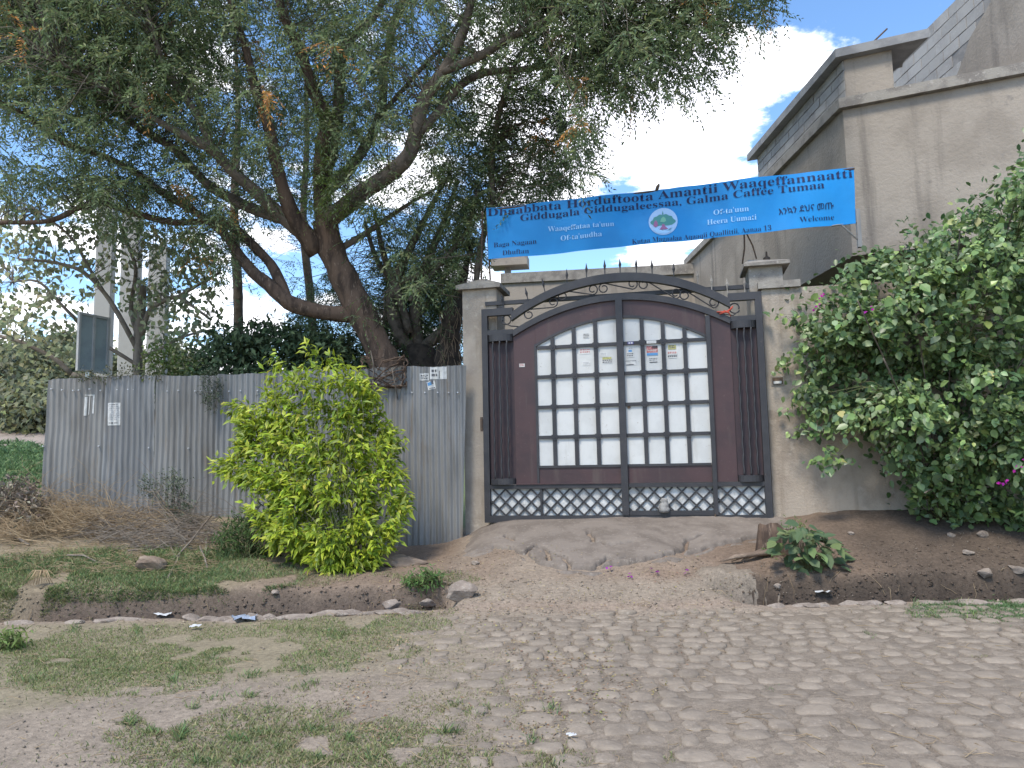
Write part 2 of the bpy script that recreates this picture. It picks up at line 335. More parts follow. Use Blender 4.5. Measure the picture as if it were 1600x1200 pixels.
def hit(px, py):
    d = ray(px, py)
    t = .45 / max(-d[2], .03) if d[2] < -.03 else 2.2; prev = t
    while t < 120:
        p = CAM + d * t
        if p[2] < float(gz(p[0], p[1])):
            lo, hi = prev, t
            for _ in range(18):
                mid = (lo + hi) / 2; p = CAM + d * mid
                if p[2] < float(gz(p[0], p[1])): hi = mid
                else: lo = mid
            return CAM + d * hi
        prev = t; t += .04 if t < 14 else .4
    return CAM + d * 100

def geo(a, b, n): return list(np.geomspace(a, b, n))
xs = np.array(sorted([-v for v in geo(7.7, 500, 26)] + list(np.arange(-7.5, 7.51, .055)) + geo(7.7, 500, 26)))
ys = np.array([-300, -100, -40, -15, -6, -2, 0] + list(np.arange(.8, 6.25, .055)) + list(np.arange(6.25, 7.25, .02)) + list(np.arange(7.25, 10.6, .055)) + geo(10.8, 900, 60))
X, Y = np.meshgrid(xs, ys); Z = gz(X, Y)
V = np.stack([X.ravel(), Y.ravel(), Z.ravel()], 1); nx_, ny_ = len(xs), len(ys)
idx = np.arange(nx_ * ny_).reshape(ny_, nx_); Fq = np.stack([idx[:-1, :-1].ravel(), idx[:-1, 1:].ravel(), idx[1:, 1:].ravel(), idx[1:, :-1].ravel()], 1)
DUST = np.array([.262, .215, .168]); BROWN = np.array([.175, .128, .095]); GRASSY = np.array([.235, .20, .13]); DARK_TINT = np.array([.105, .08, .062]); CLAY = np.array([.27, .205, .16]); HEATH = np.array([.12, .15, .06])
def soil_tint(x, y):
    x = np.asarray(x, float); y = np.asarray(y, float); n = fbm(x, y, .9, 12, 4)
    c = np.tile(DUST, x.shape + (1,))
    def mx(c, col, m): return c * (1 - m[..., None]) + col * m[..., None]
    leftg = (1 - sst(-1.6, .1, x + n * 1.2)) * sst(4.0, 4.8, y + n * 1.5) * (1 - sst(6.3, 6.5, y))
    c = mx(c, GRASSY, leftg * .75)
    c = mx(c, CLAY, np.exp(-((y - 6.45) / .13) ** 2) * .6)
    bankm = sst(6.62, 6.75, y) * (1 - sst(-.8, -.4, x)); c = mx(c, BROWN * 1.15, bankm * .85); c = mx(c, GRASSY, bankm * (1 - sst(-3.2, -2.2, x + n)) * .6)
    rb = sst(6.5, 6.62, y) * sst(1.9, 2.25, x + .3 * (y - 6.7)); c = mx(c, BROWN, rb); c = mx(c, DARK_TINT, rb * sst(2.9, 4.0, x + n))  # brown right bank; the bougainvillea's shade is painted over it as a darker tint
    rp = sst(-.7, -.3, x) * (1 - sst(1.8, 2.2, x)) * sst(6.9, 7.2, y); c = mx(c, BROWN * 1.25, rp * np.clip(.35 + n, 0, 1))
    yb, n0 = ditch_lines(x); dm = sst(n0 + .02, n0 + .12, y) * (1 - sst(yb - .0, yb + .06, y)) * np.maximum((1 - sst(-.75, -.6, x)) * sst(-4.8, -4.2, x), sst(1.9, 2.2, x)); c = mx(c, np.where(x[..., None] < 0, DARK_TINT * 1.25, DARK_TINT * .8), dm)  # darker tint between the two ditch edges
    far = sst(9.6, 10.5, y) * (1 - sst(-3, -2, x)); c = mx(c, HEATH, far); c = mx(c, HEATH, sst(10, 12, y) * sst(-3, -2, x))
    return c
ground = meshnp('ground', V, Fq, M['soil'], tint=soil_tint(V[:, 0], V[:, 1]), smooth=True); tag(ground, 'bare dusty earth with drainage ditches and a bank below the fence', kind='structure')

# distant dirt road up the slope on the left
rx = np.linspace(-60, -7.0, 60); ry = np.linspace(17.2, 27.5, 18); X, Y = np.meshgrid(rx, ry); Y = Y + (X + 14) * -.12
V = np.stack([X.ravel(), Y.ravel(), (gz(X, Y) + .03).ravel()], 1); idx = np.arange(X.size).reshape(X.shape)
Fr = np.stack([idx[:-1, :-1].ravel(), idx[:-1, 1:].ravel(), idx[1:, 1:].ravel(), idx[1:, :-1].ravel()], 1)
dr = meshnp('dirt_road', V, Fr, M['soil'], tint=np.tile(np.array([.30, .245, .20]), (len(V), 1)), smooth=True); tag(dr, 'pinkish dirt road crossing the slope far left', kind='structure')

# cobbled road: a dusty bed sheet with stones set in it
def road_edge(x, y): return sst(-1.5, .5, x + .45 * fbm(x, y, .8, 21, 3) * 2 + (y - 4) * .12) * (1 - sst(6.15, 6.4, y + .2 * vn(x, y, 1.3, 22)))
rx = np.arange(-2.2, 6.6, .055); ry = np.arange(.9, 6.5, .055); X, Y = np.meshgrid(rx, ry); ed = road_edge(X, Y)
Zr = gz(X, Y) + .009 + .013 * fbm(X, Y, 5, 23, 4) - .035 * (1 - ed)
V = np.stack([X.ravel(), Y.ravel(), Zr.ravel()], 1); idx = np.arange(X.size).reshape(X.shape)
Fr = np.stack([idx[:-1, :-1].ravel(), idx[:-1, 1:].ravel(), idx[1:, 1:].ravel(), idx[1:, :-1].ravel()], 1)
road = meshnp('road', V, Fr, M['soil'], tint=np.tile(DUST * .82, (len(V), 1)), smooth=True); tag(road, 'dusty cobbled road in front of the gate', kind='structure')

def cobble_mesh(k):
    r_ = np.random.default_rng(100 + k); n = 10; a = np.linspace(0, 2 * math.pi, n, endpoint=False) + r_.uniform(-.12, .12, n)
    rad = 1 / (np.abs(np.cos(a)) ** 4 + np.abs(np.sin(a)) ** 4) ** (1 / 4) * r_.uniform(.84, 1.06, n)
    base = np.stack([np.cos(a) * rad, np.sin(a) * rad], 1) * .5; ring = []
    for sc_, z in ((1.0, -.35), (1.0, .06), (.88, .15), (.5, .19)):
        ring.append(np.column_stack([base * sc_, np.full(n, z) + r_.uniform(-.03, .03, n) * (z > .05)]))
    V = np.vstack(ring + [np.array([[0, 0, .2]])]); F = []
    for q in range(3):
        for j in range(n): F.append((q * n + j, q * n + (j + 1) % n, (q + 1) * n + (j + 1) % n, (q + 1) * n + j))
    for j in range(n): F.append((3 * n + j, 3 * n + (j + 1) % n, 4 * n))
    me = bpy.data.meshes.new('cobblestone'); me.from_pydata([tuple(v) for v in V], [], F); me.polygons.foreach_set('use_smooth', [True] * len(me.polygons)); me.materials.append(M['stone']); me.update(); return me, V, F
CB = [cobble_mesh(k) for k in range(14)]
stones = []
row = 0; y = 1.6
while y < 6.35:
    pitch = .148 + .02 * random.random(); x = -1.8 + random.random() * .15
    while x < 6.0:
        wd = random.choice([.10, .12, .14, .15, .16, .17, .19, .23]); yy = y + .05 * math.sin(x * .8) - .035 * x + .022 * random.uniform(-1, 1)
        xx = x + wd / 2; e_ = float(road_edge(xx, yy)); u = xx / max(yy, .1)
        if e_ > .25 and abs(u) < .80 and yy > 2.2 and random.random() < .35 + .65 * e_:
            stones.append((xx, yy, wd * random.uniform(.80, .99), pitch * random.uniform(.78, .99), e_))
        x += wd + .006
    y += pitch
stones.sort(key=lambda q: q[1])
SV, SF = [], []
zst = gz(np.array([q[0] for q in stones]), np.array([q[1] for q in stones]))
for i, (x, y, wx, wy, e_) in enumerate(stones):
    me, Vc, Fc = CB[random.randrange(14)]
    burial = fbm(x, y, .7, 31, 3)
    z = float(zst[i]) + .005 - .011 * (1 - e_) - .007 * float(sst(5.0, 6.3, y)) + .021 * float(burial) + random.uniform(-.005, .005)
    hs = random.uniform(.06, .09); rz = random.uniform(-.16, .16) + random.choice([0, math.pi / 2, math.pi]); tx, ty = random.gauss(0, .05), random.gauss(0, .05)
    if abs(abs(rz) - math.pi / 2) < .3: wx, wy = wy, wx
    mat = Matrix.Translation((x, y, z)) @ Matrix.Rotation(rz, 4, 'Z') @ Matrix.Rotation(tx, 4, 'X') @ Matrix.Rotation(ty, 4, 'Y') @ Matrix.Diagonal((wx, wy, hs, 1))
    if i < 300:
        o = bpy.data.objects.new('cobblestone', me); link(o, road); o.matrix_local = mat
    else:
        A = np.array(mat); k = len(SV); SV += list(Vc @ A[:3, :3].T + A[:3, 3]); SF += [[q + k for q in f] for f in Fc]
me = bpy.data.meshes.new('cobblestone_field'); me.from_pydata([tuple(v) for v in SV], [], SF); me.polygons.foreach_set('use_smooth', [True] * len(me.polygons)); me.materials.append(M['stone']); me.update()
o = link(bpy.data.objects.new('cobblestone_field', me), road); o['kind'] = 'stuff'

# cracked concrete apron in front of the gate (cracks are grooves in the slab)
def poly_px(pts): return [hit(*p)[:2] for p in pts]
cracks = [poly_px(p) for p in ([(772, 858), (800, 862), (822, 870), (845, 885), (880, 892), (925, 893), (960, 886), (1010, 880), (1060, 868), (1110, 858), (1150, 850), (1190, 840)],
          [(822, 870), (835, 858), (855, 866), (880, 875), (890, 892)], [(800, 862), (818, 880), (850, 895)], [(780, 845), (805, 850), (790, 842)], [(920, 836), (928, 850), (950, 856), (990, 852)],
          [(935, 890), (950, 878), (975, 876)], [(1055, 872), (1075, 850), (1100, 840)], [(855, 866), (858, 880)], [(1010, 880), (1030, 893)])]
def seg_d(x, y, pl):
    d = np.full(x.shape, 9.)
    for (ax, ay), (bx, by) in zip(pl[:-1], pl[1:]):
        t = np.clip(((x - ax) * (bx - ax) + (y - ay) * (by - ay)) / ((bx - ax) ** 2 + (by - ay) ** 2 + 1e-9), 0, 1)
        d = np.minimum(d, np.hypot(x - ax - t * (bx - ax), y - ay - t * (by - ay)))
    return d
ax_ = np.arange(-.75, 3.35, .011); ay_ = np.arange(6.9, 9.5, .011); X, Y = np.meshgrid(ax_, ay_)
wx_ = X + .05 * fbm(X, Y, 9, 41, 3); wy_ = Y + .05 * fbm(X, Y, 9, 42, 3)
fl_ = np.array(cracks[0]); front = np.interp(X, fl_[:, 0], fl_[:, 1]) - .10 + .22 * fbm(X, Y, 3.2, 43, 4)
body = sst(0, .05, Y - front) * sst(-.62, -.42, X + .15 * fbm(X, Y, 4, 44, 3)) * (1 - sst(3.0, 3.2, X))
Zs = gz(X, Y) * 1.0
# slab is flatter than the soil under it
line = np.interp(wx_, fl_[:, 0], fl_[:, 1]); Zs = Zs + (.020 + .030 * sst(0, .022, wy_ - line) ) * body - .02 * (1 - body) - .004
for cpl in cracks: Zs -= .10 * np.exp(-(seg_d(wx_, wy_, cpl) / .020) ** 2) * body
V = np.stack([X.ravel(), Y.ravel(), Zs.ravel()], 1); idx = np.arange(X.size).reshape(X.shape)
Fr = np.stack([idx[:-1, :-1].ravel(), idx[:-1, 1:].ravel(), idx[1:, 1:].ravel(), idx[1:, :-1].ravel()], 1)
keep = (body.ravel()[Fr].max(1) > .02); Fr = Fr[keep]
apr = meshnp('concrete_apron', V, Fr, M['cement'], smooth=True); tag(apr, 'cracked concrete apron sloping up to the gate', kind='structure')
# rough cement culvert cover beside the right ditch
c0 = hit(1160, 925)
ax_ = np.arange(-.65, .66, .03); X, Y = np.meshgrid(ax_ + c0[0] - .12, np.arange(-.75, .9, .03) + c0[1])
rr = np.hypot((X - c0[0] + .12 + (Y - c0[1]) * .28) / .46, (Y - c0[1]) / .66) + .35 * fbm(X, Y, 4, 51, 3)
Zs = gz(X, Y) + .055 * (1 - sst(.2, 1.0, rr)) - .025 + .035 * fbm(X, Y, 6, 52, 4)
V = np.stack([X.ravel(), Y.ravel(), Zs.ravel()], 1); idx = np.arange(X.size).reshape(X.shape)
Fr = np.stack([idx[:-1, :-1].ravel(), idx[:-1, 1:].ravel(), idx[1:, 1:].ravel(), idx[1:, :-1].ravel()], 1)
cul = meshnp('culvert_cover', V, Fr, M['soil'], tint=np.tile(DUST * .88, (len(V), 1)), smooth=True); tag(cul, 'rough cement hump covering the culvert at the ditch end', kind='structure')

# ------------------------------------------------------------------ metal gate
GF = (GO, GE, GN, UPV)                                       # local: along, toward the street, up
gate = thing('metal_gate', GP(0, .5), 'arched maroon and black metal gate with a grid of white panes and scrollwork', 'gate')
SM = -.07
zo = lambda s: 3.5 - (math.hypot(2.38, 0) - math.sqrt(max(2.38 ** 2 - (s + .08) ** 2, 0)))       # outer arch, centre line
zi = lambda s: 3.25 - .215 * (s - SM) ** 2                                                        # inner arch, centre line
zg = lambda s: 3.005 - .277 * (s - SM) ** 2                                                       # top of the pane grid
m = MB(GF)
m.box(-1.81, -1.735, -.04, .04, .50, 3.205); m.box(1.545, 1.62, -.04, .04, .53, 3.205)
m.box(-1.735, -1.40, -.04, .04, 3.115, 3.205); m.box(1.24, 1.545, -.04, .04, 3.115, 3.205)
m.box(-1.735, 1.545, -.038, .038, .50, .585)
m.build('frame', M['steel'], gate)
ss = np.linspace(-1.42, 1.26, 33); m = MB(GF); m.strip([(s, zo(s) - .052) for s in ss], [(s, zo(s) + .052) for s in ss], -.045, .045); m.build('outer_arch', M['steel'], gate)
ss = np.linspace(-1.40, 1.25, 33); m = MB(GF); m.strip([(s, zi(s) - .04) for s in ss], [(s, zi(s) + .04) for s in ss], -.03, .05); m.build('inner_arch', M['steel'], gate)
m = MB(GF); m.box(-1.733, -1.402, -.03, .043, 2.865, 2.925); m.box(1.252, 1.543, -.03, .043, 2.865, 2.925); m.build('column_lintel', M['steel'], gate)
m = MB(GF); m.box(-1.79, 1.5, -.13, -.08, 3.275, 3.325); m.build('rear_rail', M['steel'], gate)
m = MB(GF); m.box(-.10, -.018, -.03, .062, .588, 3.232); m.build('centre_post', M['steel'], gate)
m = MB(GF); m.box(-1.733, -.102, -.028, .040, .915, .965); m.box(-.016, 1.543, -.028, .040, .918, .968); m.build('mid_rail', M['steel'], gate)
m = MB(GF); m.box(-1.40, -.104, .002, .055, .966, .978); m.build('ledge', M['maroon'], gate)
m = MB(GF); m.box(.965, 1.015, -.026, .055, .588, 2.95); m.build('wicket_post', M['steel'], gate)
# maroon sheets: stiles, bottom panels, arched head panels
m = MB(GF); m.strip([(-1.40, .967), (-1.12, .967)], [(-1.40, zi(-1.4) - .035), (-1.12, zi(-1.12) - .035)], -.02, .012); m.build('panel', M['maroon'], gate)
m = MB(GF); m.strip([(1.017, .97), (1.25, .97)], [(1.017, zi(1.017) - .035), (1.25, zi(1.25) - .035)], -.02, .012); m.build('panel', M['maroon'], gate)
m = MB(GF); m.box(-1.118, -.102, -.02, .014, .967, 1.165); m.build('panel', M['maroon'], gate)
m = MB(GF); m.box(-.016, .963, -.02, .014, .970, 1.165); m.build('panel', M['maroon'], gate)
for a, b in ((-1.118, -.102), (-.016, .963)):
    ss = np.linspace(a, b, 14); m = MB(GF); m.strip([(s, zg(s)) for s in ss], [(s, zi(s) - .036) for s in ss], -.02, .014); m.build('panel', M['maroon'], gate)
    m = MB(GF); m.strip([(s, zg(s) - .018) for s in ss], [(s, zg(s) + .016) for s in ss], -.018, .030); m.build('arch_trim', M['steel'], gate)
    m = MB(GF); m.box(a + .002, b - .002, -.018, .028, 1.165, 1.195); m.build('bottom_trim', M['steel'], gate)
m = MB(GF); m.box(-1.133, -1.105, -.016, .026, .967, zg(-1.12) + .02); m.build('side_trim', M['steel'], gate)
# panes and bars
LC = [-1.105, -.90, -.63, -.36, -.10]; RC = [-.018, .21, .46, .715, .965]; RZ = [1.19, 1.545, 1.92, 2.30, 2.67]
for cols in (LC, RC):
    for c in range(4):
        a, b = cols[c], cols[c + 1]
        for r in range(5):
            z0 = RZ[r]; m = MB(GF)
            if r < 4: m.box(a, b, -.016, -.001 + .004 * random.random(), z0, RZ[r + 1])
            else:
                ss = np.linspace(a, b, 6); hi = [(s, max(zg(s) - .004, z0 + .004)) for s in ss]
                m.strip([(s, z0) for s in ss], hi, -.016, .001)
            m.build('pane', M['white'], gate)
    for c in (1, 2, 3):
        m = MB(GF); m.box(cols[c] - .024, cols[c] + .024, -.012, .030, 1.197, zg(cols[c]) - .02); m.build('vertical_bar', M['steel'], gate)
    for r in (1, 2, 3, 4):
        for c in range(4):
            a = cols[c] + (.024 if c else .002); b = cols[c + 1] - (.024 if c < 3 else .002)
            if r == 4 and cols is LC and c == 0: a = cols[0] + .01
            m = MB(GF); m.box(a, b, -.012, .027, RZ[r] - .02, RZ[r] + .02); m.build('horizontal_bar', M['steel'], gate)
        for c in (1, 2, 3):
            m = MB(GF); pts = [(cols[c] + .047 * (1 if k % 2 else .82) * math.cos(k * math.pi / 6), RZ[r] + .047 * (1 if k % 2 else .82) * math.sin(k * math.pi / 6)) for k in range(12)]
            m.prism(pts, .031, .040); pts = [(cols[c] + .016 * math.cos(k * math.pi / 3), RZ[r] + .016 * math.sin(k * math.pi / 3)) for k in range(6)]; m.prism(pts, .040, .047); m.build('rosette', M['steel'], gate)
# side columns: half-round caps and twisted bars over dark sheet
for a, b in ((-1.733, -1.402), (1.252, 1.543)):
    m = MB(GF); m.box(a, b, -.025, -.005, .97, 2.863); m.build('column_sheet', M['dark_maroon'], gate)
    c = (a + b) / 2; hw = (b - a) / 2 - .004
    for z0, z1 in ((2.775, 2.862), (.970, 1.045)):
        pts = [(c + hw * math.cos(t), .004 + .10 * math.sin(t)) for t in np.linspace(0, math.pi, 11)]; m = MB(GF); n = len(pts)
        m.add([(x, y_, z0) for x, y_ in pts] + [(x, y_, z1) for x, y_ in pts], [tuple(range(n)), tuple(range(2 * n - 1, n - 1, -1))] + [(i, (i + 1) % n, (i + 1) % n + n, i + n) for i in range(n)])
        m.build('column_cap', M['steel'], gate)
    for k, f in enumerate((-.55, 0, .55)):
        s = c + hw * f; off = .004 + .085 * math.sqrt(1 - f * f); zz = np.linspace(1.045, 2.775, 70)
        m = MB(GF); m.tube([(s + .004 * math.sin(q * 30), off, q) for q in zz], .0105 + .004 * np.abs(np.sin(zz * 24)), 7); m.build('twisted_bar', M['steel'], gate, smooth=True)
# lattice foot of the gate
for a, b in ((-1.735, -.10), (-.018, .965), (1.015, 1.545)):
    z0, z1 = (.586, .914) if a < -1 else (.64, .917)
    if a > .99: z0 = .586
    m = MB(GF); nn = 26; xs_ = np.linspace(a + .003, b - .003, nn); m.strip([(x, z0) for x in xs_], [(x, z1) for x in xs_], -.026, -.012)
    m.build('white_sheet', M['plastic_white'], gate)
    h = z1 - z0; step = .163; k0 = a - h
    q = k0 + .03
    while q < b:
        for sg in (1, -1):
            p0 = (q, z0) if sg == 1 else (q, z1); x0_, x1_ = max(q, a), min(q + h, b)
            if x1_ - x0_ < .03: continue
            za_ = z0 + (x0_ - q) if sg == 1 else z1 - (x0_ - q); zb_ = z0 + (x1_ - q) if sg == 1 else z1 - (x1_ - q)
            o_ = .0 if sg == 1 else .016
            m = MB(GF); m.bar((x0_, o_, za_), (x1_, o_, zb_), .020, .012); m.build('lattice_bar', M['steel'], gate)
        q += step
m = MB(GF); m.box(-.016, .963, -.026, .045, .588, .638); m.build('wicket_bottom_rail', M['steel'], gate)
m = MB(GF); m.box(-1.10, -1.075, -.02, .03, .588, .914); m.build('foot_post', M['steel'], gate)
# scrollwork
def spiral(c, a0, a1, r0, r1, n=22): return [(c[0] + r * math.cos(t), c[1] + r * math.sin(t)) for t, r in zip(np.linspace(a0, a1, n), np.linspace(r0, r1, n))]
def zz5(x, y): return gs(700 + x / 2.609, 380 + y / 2.609)
D = math.radians
def scroll(pts): m = MB(GF); m.tube([(p[0], .0, p[1]) for p in pts], .0085, 6); m.build('scroll', M['steel'], gate, smooth=True)
for A, B in (((330, 291), (428, 240)), ((468, 214), (590, 188)), ((635, 184), (752, 166))):
    A, B = zz5(*A), zz5(*B); scroll(spiral(A, D(90 + 400), D(90), .03, .066) + spiral(B, D(270), D(270 + 400), .066, .03))
for A, B in (((798, 168), (928, 204)), ((965, 212), (1082, 242))):
    A, B = zz5(*A), zz5(*B); scroll(spiral(A, D(90 + 400), D(90), .03, .066) + spiral(B, D(270), D(270 + 400), .066, .03))
A = zz5(238, 312); scroll(spiral(A, D(200), D(-90 - 60), .05, .064) + [(A[0] + .06, A[1] - .085), (A[0] + .16, A[1] - .10)])
A = zz5(1168, 264); scroll(spiral(A, D(-20), D(330), .05, .066) + [(A[0] - .02, A[1] - .09), (A[0] - .14, A[1] - .06)])
# spikes along the arch and on the horizontal shoulders
for s in [-1.52, -1.20, -.98, -.70, -.45, -.22, -.03, .17, .36, .62, .9, 1.06, 1.24, 1.44]:
    zb = (zo(s) + .05) if -1.4 < s < 1.24 else 3.205
    lean = -.04 if s < -.8 else 0; m = MB(GF); z = [0, .08, .10, .13, .16, .21]; rr_ = [.007, .007, .012, .02, .012, .002]
    m.tube([(s + lean * q / .2, -.02, zb + q - .01) for q in z], rr_, 6); m.build('spike', M['steel'] if s < .85 else M['cap'], gate, smooth=False)
# lock, hinge, drop bolt
m = MB(GF); pts = [(.021 + .02 * math.cos(k * math.pi / 6), 1.887 + .02 * math.sin(k * math.pi / 6)) for k in range(12)]; m.prism(pts, .004, .016); pts = [(.021 + .009 * math.cos(k * math.pi / 4), 1.887 + .009 * math.sin(k * math.pi / 4)) for k in range(8)]; m.prism(pts, .016, .02); m.build('lock', M['iron'], gate)
m = MB(GF); m.box(-1.85, -1.812, -.03, .03, 1.66, 1.80); m.tube([(-1.83, .035, 1.64), (-1.83, .035, 1.82)], .016, 8); m.build('hinge', M['iron'], gate)
m = MB(GF); q = gs(1118, 818); m.tube([(q[0], .06, .60), (q[0], .06, .515), (q[0] + .02, .075, .495), (q[0] + .05, .08, .50)], .009, 6); m.build('drop_bolt', M['iron'], gate)
for a, b in ((-.99, -.90), (.36, .50)):
    m = MB(GF); m.box(a, b, -.03, .045, .43, .499); m.build('foot_block', M['iron'] if a < 0 else M['steel'], gate)

# stickers and posters glued on the panes
def sticker(px, py, wpx, hpx, name, label, prints, cat='sticker', base='paper', off=.006):
    s, z = gs(px, py); k = 9.0 / FPX; hw, hh = wpx * k / 2, hpx * k / 2
    m = MB(GF); m.box(s - hw, s + hw, off - .002, off, z - hh, z + hh); o = m.build(name, M[base]); tag(o, label, cat, 'small notices glued on the gate')
    for (x0, x1, y0, y1, mt) in prints:                       # print patches in 0..1 of the sheet
        m = MB(GF); m.box(s - hw + 2 * hw * x0, s - hw + 2 * hw * x1, off, off + .0008, z + hh - 2 * hh * y1, z + hh - 2 * hh * y0); m.build('print', M[mt], o)
def rows(n, mt, x0=.1, x1=.9, y0=.15, y1=.85, seed=0):
    r_ = random.Random(seed); outp = []
    for i in range(n):
        x = x0; h = (y1 - y0) / n
        while x < x1 - .08:
            wd = r_.uniform(.08, .2); outp.append((x, min(x + wd, x1), y0 + i * h, y0 + i * h + h * .6, mt)); x += wd + .05
    return outp
sticker(916, 525, 9, 7, 'sticker', 'small black printed sticker on a top row pane left of the centre post', rows(3, 'print_black', 0, 1, 0, 1, 1))
sticker(914, 549, 17, 9, 'sticker', 'red lettered sticker high on a second row pane of the left leaf', rows(2, 'print_red', .05, .95, .1, .9, 2))
sticker(916, 568, 13, 7, 'sticker', 'faint pale grey notice under the red lettered sticker', rows(2, 'print_grey', .1, .9, .2, .8, 3))
sticker(949, 563, 15, 10, 'sticker', 'yellow and black strip low on the pane left of the centre post', rows(2, 'print_black', 0, 1, .4, 1, 5) + [(0, .95, 0, .35, 'print_yellow')])
sticker(943, 554, 12, 7, 'sticker', 'small grey lettered note above the yellow and black strip', rows(2, 'print_grey', .1, .9, .2, .8, 6))
sticker(985.5, 536.5, 9, 4, 'sticker', 'tiny purple label on the bar right of the centre post', [(.15, .4, .2, .8, 'paper'), (.55, .85, .2, .8, 'paper')], base='print_purple', off=.034)
sticker(985, 550, 12, 17, 'poster', 'poster with a blue flash on the pane right of the centre post', [(.25, .7, .3, .5, 'print_blue'), (.3, .8, .12, .22, 'print_grey')] + rows(2, 'print_black', .05, .9, .62, .95, 7), cat='poster')
sticker(985.5, 567, 17, 7, 'sticker', 'outlined strip sticker under the poster with the blue flash', [(0, 1, 0, .12, 'print_black'), (.1, .8, .82, 1, 'print_black'), (0, .05, .1, .9, 'print_grey'), (.95, 1, .1, .7, 'print_grey')])
sticker(1018, 535, 15, 4.5, 'sticker', 'plain white strip stuck on the bar above the red and blue poster', [(.2, .8, .4, .6, 'print_grey')], off=.034)
sticker(1019, 548, 17, 15, 'poster', 'red and blue picture poster on the right leaf', [(0, 1, .0, .72, 'print_red'), (.5, 1, 0, .3, 'print_black'), (.1, .9, .4, .5, 'paper'), (0, 1, .74, 1, 'print_blue')], cat='poster')
sticker(1021, 563, 12, 7, 'sticker', 'black lettered white sticker under the red and blue poster', [(0, 1, .8, 1, 'print_black')] + rows(2, 'print_black', 0, 1, 0, .7, 8))
sticker(1050, 542.5, 12, 7, 'sticker', 'olive yellow sticker on the third pane of the right leaf', rows(2, 'print_black', .1, .9, .1, .9, 9), base='print_yellow')
sticker(1051, 552, 14, 5, 'sticker', 'red and black lettered strip below the olive yellow sticker', rows(1, 'print_red', 0, 1, 0, 1, 10))
sticker(1051, 557.5, 14, 4, 'sticker', 'lowest dark printed strip on the pane with the olive yellow sticker', rows(1, 'print_black', 0, 1, 0, 1, 11))
sticker(816, 571, 9, 5.5, 'sticker', 'lone red and white sticker on the maroon panel left of the panes', rows(2, 'print_red', .1, .9, .1, .9, 12), off=.0165)
# rags
q = gs(1137, 489); m = MB(GF)
for a, b, c in (((-.13, .06, .01), (-.02, .07, .0), (.05, .06, .05)), ((-.10, .065, -.02), (0, .08, .01), (.03, .07, -.06)), ((.0, .07, .0), (.04, .08, .04), (.06, .06, .07)), ((-.05, .07, .02), (0, .09, -.01), (.02, .07, -.03))):
    m.tube([(q[0] + p[0], p[1], q[1] + p[2]) for p in (a, b, c)], [.006, .013, .004], 6)
tag(m.build('rag', M['rag_red'], smooth=True), 'red rag knotted on the upper right of the gate', 'rag')
q = gs(1038, 789); m = MB(GF); zz = np.linspace(-.085, .085, 9); m.tube([(q[0] + .006 * math.sin(z * 60), .05, q[1] + z) for z in zz], [.05, .065, .066, .060, .056, .050, .04, .05, .02], 9); tag(m.build('rag', M['rag_grey'], smooth=True), 'grey crumpled rag hung on the lattice at the foot of the gate', 'rag')

# ------------------------------------------------------------------ pillars and street wall
pl = thing('gate_pillar', GP(-1.86, .3, -.3), 'plastered pillar left of the gate beside the corrugated fence', 'pillar')
m = MB(GF); m.box(-2.10, -1.64, -.55, -.10, .0, 3.50); m.build('shaft', M['plaster'], pl)
m = MB(GF); x0, x1, y0, y1 = -2.17, -1.575, -.62, -.03; cx, cy = (x0 + x1) / 2, (y0 + y1) / 2
m.add([(x0, y0, 3.502), (x1, y0, 3.502), (x1, y1, 3.502), (x0, y1, 3.502), (x0, y0, 3.56), (x1, y0, 3.56), (x1, y1, 3.56), (x0, y1, 3.56), (cx, cy, 3.70)],
      [(0, 3, 2, 1), (0, 1, 5, 4), (1, 2, 6, 5), (2, 3, 7, 6), (3, 0, 4, 7), (4, 5, 8), (5, 6, 8), (6, 7, 8), (7, 4, 8)]); m.build('cap', M['cap'], pl)
pr = thing('gate_pillar', GP(1.7, .4, -.4), 'stubby pillar with a weathered cap rising behind the right gate jamb', 'pillar')
b_l = gs(1170, 430, -.18)[0]; b_r = gs(1223, 430, -.18)[0]; ztop = gs(1200, 416, -.18)[1]
m = MB(GF); m.box(b_l, b_r, -.62, -.18, .3, ztop); m.build('shaft', M['cap'], pr)
m = MB(GF); x0, x1, y0, y1 = b_l - .06, b_r + .08, -.72, -.09; cx, cy = (x0 + x1) / 2 - .08, (y0 + y1) / 2
m.add([(x0, y0, ztop), (x1, y0, ztop), (x1, y1, ztop), (x0, y1, ztop), (x0, y0, ztop + .03), (x1, y0, ztop + .045), (x1, y1, ztop + .045), (x0, y1, ztop + .03), (cx - .1, cy, ztop + .15), (cx + .2, cy, ztop + .13)],
      [(0, 3, 2, 1), (0, 1, 5, 4), (1, 2, 6, 5), (2, 3, 7, 6), (3, 0, 4, 7), (4, 5, 9, 8), (5, 6, 9), (6, 7, 8, 9), (7, 4, 8)]); m.build('cap', M['cap'], pr)
m = MB(GF); m.tube([(cx + .12, cy, ztop + .11), (cx + .12, cy, ztop + .16), (cx + .12, cy, ztop + .18), (cx + .12, cy, ztop + .24)], [.05, .045, .015, .01], 8); m.build('finial', M['iron'], pr, smooth=True)

